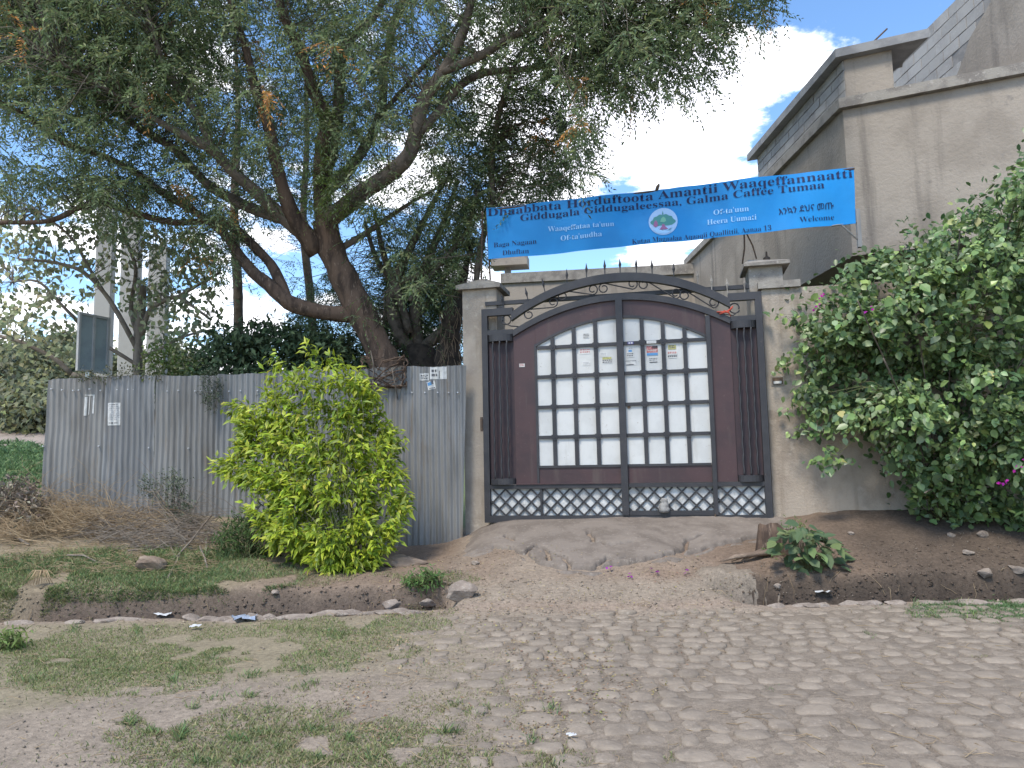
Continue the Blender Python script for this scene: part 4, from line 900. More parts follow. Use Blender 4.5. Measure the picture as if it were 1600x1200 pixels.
def limb_tubes(tree, limbs, name, mat, sides=9, rough=.0):
    pts_all = []
    for L_ in limbs:
        P3 = []
        for (px, py, Yd, rp) in L_:
            p = at(px, py, Yd); P3.append((*p, rp * Yd / FPX))
        S = spline(P3, .10); rad = S[:, 3] * (1 + rough * np.array([vn(i * .9, len(P3), 1, 90) for i in range(len(S))]) * 2)
        m = MB(); m.tube(list(S[:, :3]), np.maximum(rad, .004), sides); m.build(name, mat, tree, smooth=True); pts_all.append(S)
    return pts_all
def twigs(tree, A, Bp, r0=.007, mat=None, sag=.10, name='twigs'):
    """thin curved twigs from attachment points A to tips Bp, joined"""
    n = len(A); t = np.array([0, .35, .7, 1.0]); L = np.linalg.norm(Bp - A, axis=1); C_ = A[:, None, :] * (1 - t)[None, :, None] + Bp[:, None, :] * t[None, :, None]
    C_[:, 1:3, 2] += (sag * L)[:, None] * np.array([.8, .7]); C_[:, 1:3] += rng.normal(0, .06, (n, 2, 3)) * L[:, None, None]
    r = np.stack([r0 * np.ones(n) * (.6 + .5 * np.minimum(L, 1.5)), r0 * .75 * np.ones(n), r0 * .5 * np.ones(n), r0 * .3 * np.ones(n)], 1)
    D = Bp - A; D /= L[:, None] + 1e-9; u = np.cross(D, np.array([.3, .2, .93])); u /= np.linalg.norm(u, axis=1)[:, None] + 1e-9; v = np.cross(D, u)
    V = []
    for k in range(3):
        q = 2 * math.pi * k / 3; V.append(C_ + (u * math.cos(q) + v * math.sin(q))[:, None, :] * r[:, :, None])
    V = np.stack(V, 2).reshape(n, 12, 3); F = []
    for i in range(3):
        for k in range(3): F.append((i * 3 + k, i * 3 + (k + 1) % 3, (i + 1) * 3 + (k + 1) % 3, (i + 1) * 3 + k))
    Fa = (np.array(F)[None] + (np.arange(n) * 12)[:, None, None]).reshape(-1, 4)
    return meshnp(name, V.reshape(-1, 3), Fa, mat or M['bark_pale'], tree, smooth=True, kind='stuff')
def sprays(c, n_r, n_l, rl, ll, lw, droop=.45):
    """feathery sprays: from each centre n_r drooping stalks with n_l leaflets each side alternating"""
    N_ = len(c); d = rnd_dir(N_ * n_r); d[:, 2] = d[:, 2] * .7 - droop * .6; d /= np.linalg.norm(d, axis=1)[:, None]; cc_ = np.repeat(c, n_r, 0)
    Lr = rng.uniform(.6, 1.2, len(d)) * rl; side = np.cross(d, np.array([0, 0, 1.]) + rng.normal(0, .3, (len(d), 3))); side /= np.linalg.norm(side, axis=1)[:, None] + 1e-9
    t = np.linspace(.12, 1, n_l)
    P = cc_[:, None, :] + d[:, None, :] * (t[None, :] * Lr[:, None])[:, :, None]; P[:, :, 2] -= droop * (t ** 2)[None, :] * Lr[:, None]
    sgn = np.where(np.arange(n_l) % 2 == 0, 1, -1)
    ld = d[:, None, :] * .75 + side[:, None, :] * sgn[None, :, None] * .8 + np.array([0, 0, -.35]) + rng.normal(0, .22, P.shape)
    nn = np.array([0, 0, 1.]) + rng.normal(0, .5, P.shape); M_ = P.shape[0] * n_l
    return P.reshape(-1, 3), ld.reshape(-1, 3), nn.reshape(-1, 3), rng.uniform(.7, 1.25, M_) * ll, rng.uniform(.8, 1.25, M_) * lw
def nearest(P, Q, up_pref=True):
    out_ = np.empty(len(P), int)
    for i in range(0, len(P), 200):
        d = ((P[i:i + 200, None, :] - Q[None]) ** 2).sum(2)
        if up_pref: d = d + np.where(Q[None, :, 2] > P[i:i + 200, None, 2] + .1, 1.2, 0)
        out_[i:i + 200] = d.argmin(1)
    return out_

# ------------------------------------------------------------------ the big feathery tree over the fence
tree = thing('pepper_tree', at(618, 640, 10.1) * np.array([1, 1, 0]) + np.array([0, 0, .4]), 'big leaning tree with feathery leaves spreading over the fence', 'tree')
tr_ = [(625, 760, 10.15, 30), (613, 615, 10.1, 28), (596, 555, 10.05, 24), (570, 500, 10.0, 23), (540, 440, 9.95, 21.5), (518, 390, 9.9, 21), (507, 345, 9.85, 19)]
P_tr = limb_tubes(tree, [tr_], 'trunk', M['bark'], 14, .10)
limbs = [
    [(507, 352, 9.85, 15), (503, 290, 9.8, 13), (503, 233, 9.7, 12), (510, 187, 9.6, 11), (490, 143, 9.4, 10), (480, 110, 9.3, 9), (460, 60, 9.1, 8), (440, 15, 8.9, 7), (425, -60, 8.7, 5), (400, -160, 8.5, 3)],
    [(508, 275, 9.8, 11), (527, 187, 9.9, 10), (530, 133, 9.9, 9), (533, 97, 9.9, 8), (550, 60, 9.9, 7), (587, 23, 9.9, 6), (610, -30, 9.9, 5), (640, -120, 9.8, 3)],
    [(510, 300, 9.85, 9), (547, 263, 10.2, 9), (580, 213, 10.4, 8), (597, 167, 10.5, 7.5), (600, 110, 10.5, 6.5), (613, 50, 10.4, 6), (625, 10, 10.4, 5), (650, -70, 10.3, 3)],
    [(510, 345, 9.85, 15), (540, 322, 9.7, 14), (567, 300, 9.6, 13.5), (607, 273, 9.5, 13), (640, 240, 9.35, 12), (653, 187, 9.25, 11), (667, 147, 9.15, 10.5), (693, 110, 9.0, 9), (720, 60, 8.9, 8), (733, 17, 8.8, 6), (745, -40, 8.7, 4), (770, -140, 8.6, 2.5)],
    [(690, 113, 9.0, 7), (750, 87, 8.8, 7), (800, 57, 8.7, 6), (843, 37, 8.6, 5), (900, 5, 8.5, 4), (980, -50, 8.4, 2.5)],
    [(645, 218, 9.3, 7), (687, 173, 9.3, 7), (720, 133, 9.3, 6.5), (760, 113, 9.3, 6), (827, 107, 9.2, 5), (880, 92, 9.1, 4), (960, 70, 9.0, 2.5)],
    [(590, 185, 10.4, 4), (647, 120, 10.2, 3.5), (693, 70, 10.1, 3), (720, 30, 10.0, 2.5), (760, -40, 9.9, 2)],
    [(497, 395, 9.9, 17), (480, 370, 9.8, 15), (465, 350, 9.7, 13), (447, 310, 9.6, 11), (433, 260, 9.5, 10), (420, 200, 9.4, 9), (400, 140, 9.3, 8), (385, 80, 9.2, 6), (360, 0, 9.0, 5), (330, -100, 8.9, 3)],
    [(475, 368, 9.8, 11), (443, 340, 9.7, 11), (400, 300, 9.5, 10), (353, 257, 9.3, 9), (333, 233, 9.2, 9), (300, 217, 9.1, 7.5), (267, 200, 9.0, 6), (233, 180, 8.9, 5), (200, 158, 8.8, 4), (150, 130, 8.7, 3), (80, 90, 8.6, 2)],
    [(443, 343, 9.7, 9), (400, 328, 9.8, 9), (367, 313, 9.9, 8.5), (330, 293, 9.9, 7.5), (300, 263, 9.9, 7), (273, 233, 9.9, 7), (217, 200, 9.9, 6), (180, 173, 9.9, 5), (147, 150, 9.9, 5), (115, 135, 9.9, 4), (50, 105, 9.8, 2.5)],
    [(336, 237, 9.2, 6), (318, 200, 9.1, 6), (300, 167, 9.0, 6), (267, 123, 8.9, 5), (250, 85, 8.8, 5), (238, 45, 8.7, 4), (215, -40, 8.6, 2.5)],
    [(560, 492, 10.0, 14), (520, 490, 9.9, 13), (485, 484, 9.8, 12.5), (450, 472, 9.7, 12), (420, 445, 9.65, 10.5), (395, 425, 9.7, 9.5), (372, 395, 9.8, 8), (350, 365, 9.9, 7), (310, 335, 10.0, 6), (250, 298, 10.1, 6), (200, 262, 10.2, 5), (143, 237, 10.2, 5), (115, 230, 10.2, 5), (83, 213, 10.1, 5), (50, 187, 10.0, 4.5), (0, 160, 9.9, 3.5), (-60, 120, 9.8, 2)],
    [(449, 468, 9.7, 9), (437, 440, 9.8, 9), (424, 414, 9.9, 8), (400, 388, 10.0, 7.5), (367, 357, 10.1, 7), (340, 346, 10.1, 6), (312, 346, 10.1, 5.5), (267, 347, 10.1, 5), (200, 330, 10.0, 5), (157, 317, 10.0, 5), (127, 323, 10.0, 4.5), (77, 345, 9.9, 4), (0, 348, 9.8, 3.5), (-50, 352, 9.8, 2)],
    [(520, 395, 9.9, 6), (560, 372, 10.0, 5), (600, 345, 10.1, 4), (640, 318, 10.1, 3), (690, 290, 10.2, 2)],
    [(770, 320, 9.9, 5), (768, 250, 9.9, 5), (775, 200, 9.9, 4.5), (790, 140, 9.8, 4), (810, 90, 9.6, 3), (850, 20, 9.4, 2)],
    [(742, 470, 9.95, 5), (745, 430, 9.95, 5), (755, 370, 9.95, 5), (770, 318, 9.9, 5)],
    [(640, 470, 10.3, 4), (690, 410, 10.2, 4), (730, 360, 10.1, 3.5), (745, 300, 10.0, 3)],
]
P_l = limb_tubes(tree, [limbs[i] for i in (0, 7, 11, 12)], 'limb', M['bark'], 10, .08) + limb_tubes(tree, [q for i, q in enumerate(limbs) if i not in (0, 7, 11, 12)], 'limb', M['bark_pale'], 9, .06)
skel = np.vstack([p[:, :3] for p in P_tr + P_l])
polyA = [(-80, -260), (1280, -260), (1225, 5), (1140, 95), (1050, 160), (950, 165), (905, 280), (850, 325), (770, 330), (735, 420), (700, 470), (640, 470), (585, 390), (540, 330), (480, 300), (420, 330), (330, 345), (230, 310), (120, 300), (70, 215), (-80, 160)]
gx, gy = sample_poly(polyA, 3700)
top = gy < 190
keep = np.ones(len(gx), bool)
for (hx, hy, hr) in [(632, 250, 26), (612, 150, 15), (690, 300, 24), (838, 180, 24), (812, 215, 18), (440, 75, 14), (240, 30, 14), (345, 60, 14), (70, 60, 10), (480, 330, 22), (560, 340, 15), (735, 260, 12), (180, 235, 14), (290, 320, 15)]:
    keep &= np.hypot(gx - hx, gy - hy) > hr * rng.uniform(.7, 1.3, len(gx))
keep &= ~((gy > 200) & (gx > 430) & (gx < 720) & (rng.random(len(gx)) < .35))
gx, gy = gx[keep], gy[keep]
depth = 9.9 + rng.normal(0, .9, len(gx)) - .9 * sst(300, -200, gy) + .3; depth = np.where((gx > 700) & (gy > 150), np.maximum(depth, 9.75), depth); depth = np.where(gx > 900, 8.9 + rng.normal(0, .5, len(gx)), depth)
cA = atv(gx, gy, np.clip(depth, 7.4, 13))
bx, by = sample_poly([(-40, 210), (160, 240), (330, 330), (410, 400), (330, 425), (200, 370), (90, 330), (-40, 300)], 120); cB = atv(bx, by, 10 + rng.normal(0, .5, 120))
dx_, dy_ = sample_poly([(780, -120), (1180, -120), (1090, 80), (980, 150), (860, 120), (800, 60)], 420); cC = atv(dx_, dy_, 9.0 + rng.normal(0, .5, 420))
lx_, ly_ = sample_poly([(-40, -120), (330, -120), (330, 120), (260, 180), (150, 190), (60, 170), (-40, 120)], 640); cD = atv(lx_, ly_, 9.4 + rng.normal(0, .6, 640))
fx_, fy_ = sample_poly([(640, 130), (930, 140), (925, 270), (850, 325), (765, 335), (735, 425), (650, 410), (660, 250)], 230); cF = atv(fx_, fy_, 10.4 + rng.normal(0, .4, 230))
cen = np.vstack([cA, cB, cC, cD, cF])
k_ = nearest(cen, skel); A_ = skel[k_]; far = np.linalg.norm(cen - A_, axis=1)
twigs(tree, A_, cen, .0075, sag=.12)
P, d, n, L, W_l = sprays(cen, 5, 15, .36, .068, .021)
tn = tints(len(P), [(0.157, 0.213, 0.102), (0.206, 0.260, 0.123), (0.138, 0.184, 0.102), (0.254, 0.299, 0.167), (0.281, 0.325, 0.140)], .2, [.3, .27, .23, .12, .08])
dry = np.repeat(rng.random(len(cen)) < .015, 75); tn[dry] = tn[dry] * np.array([3.2, 1.3, .9])
leafmesh('foliage', P, d, n, L, W_l, tn, M['leaf'], T_SLIM, tree)
# bright young shoots on the trunk fork
sx, sy = sample_poly([(500, 130), (560, 150), (560, 290), (590, 330), (480, 330), (490, 230)], 90); cS = atv(sx, sy, 9.5 + rng.normal(0, .25, 90)); k_ = nearest(cS, skel, False); twigs(tree, skel[k_], cS, .005)
P, d, n, L, W_l = sprays(cS, 4, 13, .26, .05, .013); leafmesh('young_shoots', P, d, n, L, W_l, tints(len(P), [(.16, .23, .06), (.13, .19, .06)], .2), M['leaf'], T_SLIM, tree)
# roots and dead vines wrapped round the trunk foot at the fence top
m = MB()
for i in range(15):
    a0 = rng.uniform(0, 6.28); pts = []
    for t in np.linspace(0, 1, 9):
        px = 600 + 34 * math.cos(a0 + t * 3.4) + rng.normal(0, 3); py = 590 + 22 * math.sin(a0 * 2 + t * 2.6) - 8 + rng.normal(0, 3); pts.append(at(px, py, 9.30 + .12 * rng.random()))
    m.tube(pts, .004 + .008 * rng.random(), 5)
m.build('dead_vine', M['bark'], tree, smooth=True, kind='stuff')
m = MB(); m.tube([at(579, 548, 9.3), at(583, 566, 9.25), at(584, 585, 9.25), at(580, 598, 9.25)], .008, 5); m.tube([at(612, 575, 9.25), at(617, 600, 9.22), at(622, 625, 9.25)], .006, 5); m.build('aerial_root', M['bark_pale'], tree, smooth=True)

# stubby many-stemmed tree behind the fence, by the pillar
t2 = thing('coppiced_tree', at(655, 700, 11.0) * np.array([1, 1, 0]) + np.array([0, 0, .5]), 'coppiced feathery tree with several thin stems between the big trunk and the pillar', 'tree')
stub = limb_tubes(t2, [[(662, 760, 11, 34), (660, 600, 11, 33), (655, 560, 11, 30), (655, 540, 11, 20)]], 'trunk', M['bark_dark'], 12, .15)
st2 = limb_tubes(t2, [[(648, 550, 11, 12), (624, 524, 10.9, 11), (612, 458, 10.8, 10), (636, 398, 10.8, 7), (660, 350, 10.8, 5), (690, 290, 10.8, 3)], [(655, 545, 11, 11), (648, 500, 11, 10), (654, 455, 11, 9), (672, 398, 11.1, 7), (700, 330, 11.2, 4), (715, 280, 11.2, 3)],
      [(600, 530, 11.3, 6), (605, 490, 11.3, 6), (609, 440, 11.3, 5), (588, 404, 11.3, 4), (570, 350, 11.3, 3)], [(640, 520, 10.8, 7), (620, 450, 10.7, 6), (600, 400, 10.7, 5), (585, 330, 10.7, 3)],
      [(660, 545, 11, 9), (688, 520, 10.8, 9), (702, 508, 10.7, 7)], [(613, 445, 10.8, 5), (650, 432, 10.5, 5), (700, 408, 10.4, 4), (750, 395, 10.3, 2.5)], [(650, 500, 11, 5), (690, 440, 11.2, 5), (705, 400, 11.3, 4), (715, 360, 11.3, 3)]], 'stem', M['bark_pale'], 8, .08)
t3 = thing('stump_tree', at(702, 700, 10.6) * np.array([1, 1, 0]) + np.array([0, 0, .5]), 'dark shaggy trunk standing right behind the fence beside the left pillar', 'tree')
limb_tubes(t3, [[(696, 760, 10.6, 22), (699, 580, 10.6, 21), (703, 530, 10.6, 19), (707, 490, 10.6, 15), (716, 460, 10.6, 10), (726, 425, 10.6, 6), (738, 380, 10.6, 4)]], 'trunk', M['bark_dark'], 12, .18)
m = MB()
for i in range(60):
    p = at(rng.uniform(682, 722), rng.uniform(480, 590), 10.42); q = p + np.array([rng.normal(0, .05), -.04, -rng.uniform(.1, .3)]); m.tube([p, (p + q) / 2 + np.array([.02, -.03, 0]), q], .005, 4)
m.build('shaggy_bark', M['twig'], t3, kind='stuff')
ex_, ey_ = sample_poly([(455, 440), (560, 410), (620, 330), (735, 300), (740, 420), (718, 530), (640, 575), (560, 575), (470, 560)], 430); e2x, e2y = sample_poly([(600, 430), (650, 410), (722, 420), (722, 575), (640, 575), (600, 520)], 260); ex_ = np.r_[ex_, e2x]; ey_ = np.r_[ey_, e2y]; cE = atv(ex_, ey_, np.r_[11.9 + rng.normal(0, .7, 430), 11.5 + rng.normal(0, .35, 260)]); Q2 = np.vstack([p[:, :3] for p in st2 + stub])
k_ = nearest(cE, Q2); twigs(t2, Q2[k_], cE, .006)
P, d, n, L, W_l = sprays(cE, 6, 16, .36, .055, .015); leafmesh('foliage', P, d, n, L, W_l, tints(len(P), [(.12, .18, .08), (.15, .21, .085), (.09, .135, .065)], .2), M['leaf'], T_SLIM, t2)

# slender trunks behind
for px0, py0, px1, py1, rp, lab in ((372, 600, 366, 330, 8, 'slender straight trunk rising behind the dark shrub at its left end'), (492, 600, 474, 350, 7, 'slender trunk behind the long sideways limb of the big tree')):
    t = thing('slender_tree', at(px0, 620, 13.5) * np.array([1, 1, 0]) + np.array([0, 0, .6]), lab, 'tree', 'slender trunks behind the fence'); S = limb_tubes(t, [[(px0, 720, 13.5, rp + 1), (px0, py0, 13.5, rp), ((px0 + px1) / 2 + 3, (py0 + py1) / 2, 13.5, rp), (px1, py1, 13.5, rp - 1), (px1 + 6, py1 - 150, 13.5, rp - 3), (px1, py1 - 300, 13.5, 2)]], 'trunk', M['bark_pale'], 8, .06)
    c = S[0][S[0][:, 2] > 5.2][:, :3]; c = np.repeat(c, 4, 0) + rng.normal(0, .7, (len(c) * 4, 3)); k_ = nearest(c, S[0][:, :3]); twigs(t, S[0][k_, :3], c, .006)
    P, d, n, L, W_l = sprays(c, 4, 12, .34, .06, .016); leafmesh('foliage', P, d, n, L, W_l, tints(len(P), [(.06, .09, .035), (.08, .11, .04)], .2), M['leaf'], T_SLIM, t)

# broad-leaved tree on the left
t4 = thing('broadleaf_tree', at(215, 700, 11.5) * np.array([1, 1, 0]) + np.array([0, 0, .6]), 'open broad leaved tree with a sawn off stem behind the fence on the left', 'tree')
S4 = limb_tubes(t4, [[(213, 740, 11.5, 8), (215, 580, 11.5, 7), (217, 520, 11.5, 7.5), (222, 470, 11.5, 6.5), (222, 448, 11.5, 6.5)], [(222, 525, 11.5, 4.5), (232, 488, 11.4, 4), (252, 472, 11.3, 4), (278, 464, 11.2, 3.5), (300, 478, 11.1, 2.5), (330, 500, 11.0, 2)],
      [(278, 464, 11.2, 3), (310, 445, 11.2, 2.5), (345, 425, 11.2, 2)], [(214, 545, 11.5, 4), (190, 500, 11.3, 4), (165, 460, 11.2, 3.5), (130, 425, 11.0, 3), (85, 410, 10.9, 2.5), (30, 405, 10.8, 2)], [(216, 530, 11.5, 4), (205, 480, 11.6, 3.5), (212, 420, 11.7, 3), (195, 370, 11.7, 3), (178, 320, 11.8, 2)],
      [(165, 460, 11.2, 2.5), (140, 420, 11.2, 2.5), (110, 370, 11.2, 2), (60, 330, 11.1, 1.6)], [(112, 585, 11.3, 4), (85, 560, 11.2, 3.5), (55, 545, 11.1, 3), (20, 530, 11.0, 3), (-30, 520, 11, 2)], [(120, 500, 11.2, 3), (95, 475, 11.2, 2.5), (60, 440, 11.1, 2), (20, 440, 11.1, 1.5)],
      [(218, 560, 11.5, 3), (250, 545, 11.3, 2.5), (290, 525, 11.2, 2), (330, 515, 11.1, 1.5)], [(214, 590, 11.5, 4), (160, 592, 11.4, 4), (112, 585, 11.3, 4)], [(165, 540, 11.4, 3), (140, 520, 11.3, 3), (120, 500, 11.2, 3)], [(214, 570, 11.5, 3), (190, 555, 11.45, 3), (165, 540, 11.4, 3)]], 'branch', M['stick'], 7, .06)
Q4 = np.vstack([p[:, :3] for p in S4])
px, py = sample_poly([(-30, 300), (60, 320), (150, 290), (230, 330), (330, 370), (350, 440), (330, 520), (270, 560), (240, 540), (180, 450), (120, 470), (130, 560), (60, 560), (-30, 540)], 420)
c = atv(px, py, 11.3 + rng.normal(0, .45, 420)); k_ = nearest(c, Q4, False); twigs(t4, Q4[k_], c, .006)
P = np.repeat(c, 6, 0) + rng.normal(0, .10, (len(c) * 6, 3)); n_ = len(P); d = rnd_dir(n_); d[:, 2] = -.5 - .4 * rng.random(n_); nn = rnd_dir(n_) * .6 + np.array([0, -.7, .6])
plant_leaves(t4, P, d, nn, rng.uniform(.07, .14, n_), rng.uniform(.05, .095, n_), tints(n_, [(.25, .28, .16), (.31, .335, .19), (.19, .22, .13), (.38, .37, .20)], .2), M['leaf_dull'])

# dark shrub and creepers behind / over the fence
def shrub(name, label, cat, poly, n_c, per, Y0, sY, L, W, cols, mat, base_px, spread=.09, group=None, K=0, wts=None, nrm=(0, -.5, .8), droop=.3, stem_mat='bark_dark', tmpl=T_BROAD, nstem=40, base=None, edge=None, stem_r=.006):
    b = hit(*base_px) if base is None else np.asarray(base, float)
    t = thing(name, b, label, cat, group); px, py = sample_poly(poly, n_c); c = atv(px, py, Y0 + rng.normal(0, sY, n_c)); c[:, 2] = np.maximum(c[:, 2], gz(c[:, 0], c[:, 1]) + .02)
    ks = rng.choice(n_c, min(nstem, n_c), replace=False)
    if nstem: twigs(t, np.tile(b, (len(ks), 1)) + rng.normal(0, .03, (len(ks), 3)) * np.array([1, 1, 0]), c[ks], stem_r, M[stem_mat], .05, 'stems')
    P = np.repeat(c, per, 0) + rng.normal(0, spread, (n_c * per, 3)); P[:, 2] = np.maximum(P[:, 2], gz(P[:, 0], P[:, 1]) + .01); N_ = len(P); d = rnd_dir(N_); d[:, 2] -= droop; nn = rnd_dir(N_) * .6 + np.array(nrm)
    Ls = rng.uniform(.7, 1.25, N_) * L; Ws = rng.uniform(.8, 1.2, N_) * W; tn = tints(N_, cols, .2, wts)
    if K: plant_leaves(t, P, d, nn, Ls, Ws, tn, mat, tmpl, K=K)
    else: leafmesh('foliage', P, d, nn, Ls, Ws, tn, mat, tmpl, t)
    return t
b = at(440, 600, 10.7); b[2] = .5
shrub('dark_shrub', 'dense dark green shrub crowding above the fence left of the big trunk', 'shrub', [(305, 545), (340, 515), (400, 508), (470, 515), (540, 530), (600, 575), (600, 625), (305, 625)], 700, 18, 10.6, .3, .10, .045, [(0.065, 0.098, 0.052), (0.091, 0.130, 0.065), (0.111, 0.150, 0.072)], M['leaf_dull'], (0, 0), base=b)
b = at(275, 600, 10.6); b[2] = .6
shrub('leafy_shrub', 'yellowish green shrub just above the fence right of the signboard', 'shrub', [(235, 545), (270, 545), (310, 560), (315, 615), (225, 615)], 110, 12, 10.5, .2, .07, .035, [(.12, .16, .045), (.09, .13, .04), (.16, .2, .06)], M['leaf_dull'], (0, 0), base=b)
b = FP(-4.3, 2.2, .05); t = shrub('creeper', 'grey green creeper hanging over the fence beside a sheet seam', 'creeper', [(312, 580), (346, 578), (344, 625), (330, 648), (318, 630)], 60, 10, 9.50, .03, .032, .016, [(.10, .12, .075), (.075, .09, .06)], M['leaf_dull'], (0, 0), base=b, spread=.03, nstem=0)
b = FP(-5.2, 2.28, .0); t = shrub('creeper', 'dry creeper trailing along the fence top under the signboard', 'creeper', [(120, 580), (200, 572), (255, 576), (255, 592), (190, 590), (120, 594)], 60, 8, 9.66, .04, .04, .02, [(.14, .14, .085), (.09, .10, .06)], M['leaf_dull'], (0, 0), base=b, spread=.03, nstem=0)
# bushes on the far slope
for i, (cx, cy, rx, ry, Yd, lab) in enumerate([(-10, 610, 75, 62, 27, 'grey green bush at the far left edge beyond the dirt road'), (70, 600, 55, 66, 30, 'olive bush beyond the road just left of the fence end'), (110, 560, 50, 40, 38, 'taller pale bush behind the olive bush on the slope'), (20, 565, 60, 32, 44, 'farthest bush on the skyline at left'), (180, 590, 60, 40, 36, 'bush beyond the road behind the signboard'), (270, 580, 50, 36, 34, 'bush far behind the three concrete columns'), (45, 640, 36, 26, 24, 'low yellow green bush beside the dirt road')]):
    th_ = np.linspace(0, 2 * math.pi, 14, endpoint=False); poly = [(cx + rx * math.cos(a) * rng.uniform(.85, 1.15), cy + ry * math.sin(a) * rng.uniform(.85, 1.15)) for a in th_]
    b = at(cx, cy + ry * .9, Yd); b[2] = float(gz(b[0], b[1]))
    shrub('bush', lab, 'bush', poly, 420, 16, Yd, 1.0, .22, .13, [(.15, .165, .095), (.19, .20, .115), (.115, .13, .085), (.23, .23, .10)], M['leaf_dull'], (0, 0), base=b, spread=.28, group='bushes on the far slope', nstem=30, stem_r=.03)
# ------------------------------------------------------------------ yellow-green variegated shrub in front of the fence
b = hit(545, 888); t = thing('variegated_shrub', b, 'bright yellow green variegated shrub growing against the fence', 'shrub')
px, py = sample_poly([(430, 612), (490, 590), (540, 588), (590, 605), (605, 650), (622, 690), (615, 730), (634, 765), (612, 830), (585, 880), (530, 895), (480, 880), (425, 840), (395, 790), (400, 755), (345, 735), (350, 715), (385, 690), (372, 640), (400, 630)], 560)
px = np.r_[px, [432, 440, 425, 487, 495, 500, 480, 470, 452, 383, 372, 510, 525, 545, 560, 500, 520, 475, 460, 540, 365, 378, 360, 350]]; py = np.r_[py, [560, 572, 585, 545, 556, 572, 590, 590, 598, 636, 640, 578, 572, 575, 582, 590, 560, 575, 585, 590, 634, 632, 722, 728]]
hN = np.clip(1 - np.abs(px - 505) / 150, 0, 1) ** .5; c = atv(px, py, b[1] + .30 - .62 * hN * rng.uniform(.1, 1, len(px)) + .55 * sst(880, 600, py)); c[:, 2] = np.maximum(c[:, 2], gz(c[:, 0], c[:, 1]) + .05)
ks = rng.choice(len(c), 70, replace=False); twigs(t, np.tile(b, (70, 1)) + rng.normal(0, .05, (70, 3)) * np.array([1, 1, 0]), c[ks], .007, M['green_stem'], .08, 'stems')
per = 21; C2 = np.repeat(c, per, 0); N_ = len(C2); axis = np.array([b[0], b[1] + .1, 0]); outw = C2 - axis; outw[:, 2] = 0; outw /= np.linalg.norm(outw, axis=1)[:, None] + 1e-6
d = rnd_dir(N_) * .8 + outw * .55 + np.array([0, -.25, -.30]); P = C2 + d * .03 + rng.normal(0, .04, (N_, 3)); nn = np.array([0, -.45, .8]) + rnd_dir(N_) * .45
tn = tints(N_, [(.22, .31, .026), (.30, .39, .034), (.155, .235, .024), (.10, .17, .022), (.35, .39, .06)], .2, [.32, .22, .24, .17, .05]); eg = np.clip(tn * np.array([1.75, 1.5, 1.6]), 0, .75)
plant_leaves(t, P, d, nn, np.clip(rng.normal(.092, .022, N_), .045, .14), np.clip(rng.normal(.034, .007, N_), .018, .055), tn, M['leaf_yellow'], edge=eg)

# ------------------------------------------------------------------ bougainvillea over the street wall
b = hit(1470, 812); b[2] = float(gz(b[0], b[1])); t = thing('bougainvillea', b, 'large bougainvillea bush spilling over the wall right of the gate with a few magenta bracts', 'bush')
polyB = [(1640, 225), (1560, 285), (1500, 325), (1450, 352), (1400, 385), (1365, 392), (1340, 410), (1310, 432), (1262, 458), (1275, 475), (1262, 505), (1245, 520), (1262, 560), (1250, 610), (1285, 650), (1320, 670), (1385, 700), (1392, 740), (1415, 775), (1500, 795), (1560, 800), (1640, 825)]
px, py = sample_poly(polyB, 560)
px = np.r_[px, [1215, 1228, 1240, 1255, 1212, 1225, 1238, 1250, 1265, 1240, 1255, 1268, 1270, 1285, 1290, 1240, 1255, 1230]]; py = np.r_[py, [492, 494, 495, 500, 578, 570, 560, 550, 540, 672, 668, 672, 722, 716, 730, 620, 630, 640]]
edge_d = np.minimum(np.clip((px - 1240) / 190, 0, 1), np.clip((800 - py) / 150, .1, 1)); tier = .16 * np.sin(py / 27 + px / 90)
yw = 9 - math.tan(TH) * ((px - 800) / FPX * 8 - 1.4)
c = atv(px, py, yw - .12 - 1.15 * np.sqrt(edge_d) * rng.uniform(.25, 1, len(px)) - tier * edge_d)
S = []
stems_m = MB()
for q in [(1445, 770), (1500, 700), (1560, 690), (1380, 560), (1340, 470), (1420, 420), (1500, 360), (1590, 300), (1600, 560)]:
    e_ = at(q[0], q[1], 7.2); mid = (b + e_) / 2 + np.array([.1, .15, .15]); stems_m.tube(list(spline([(*b, .03), (*mid, .02), (*e_, .006)], .1)[:, :3]), .007, 6)
stems_m.build('stem', M['bark_pale'], t, smooth=True)
sk = at(1450, 600, 7.9); k_ = rng.choice(len(c), 260, replace=False); base_pts = np.array([b, at(1400, 620, 7.8), at(1500, 560, 7.6), at(1360, 520, 8.0), at(1450, 450, 7.9), at(1580, 420, 7.6), at(1560, 680, 7.4)]); kk = nearest(c[k_], base_pts, False); twigs(t, base_pts[kk], c[k_], .006, M['green_stem'], .1)
holl = np.exp(-(((px - 1440) / 120) ** 2 + ((py - 562) / 34) ** 2)) + .8 * np.exp(-(((px - 1335) / 60) ** 2 + ((py - 610) / 45) ** 2)); c[:, 1] += .75 * holl
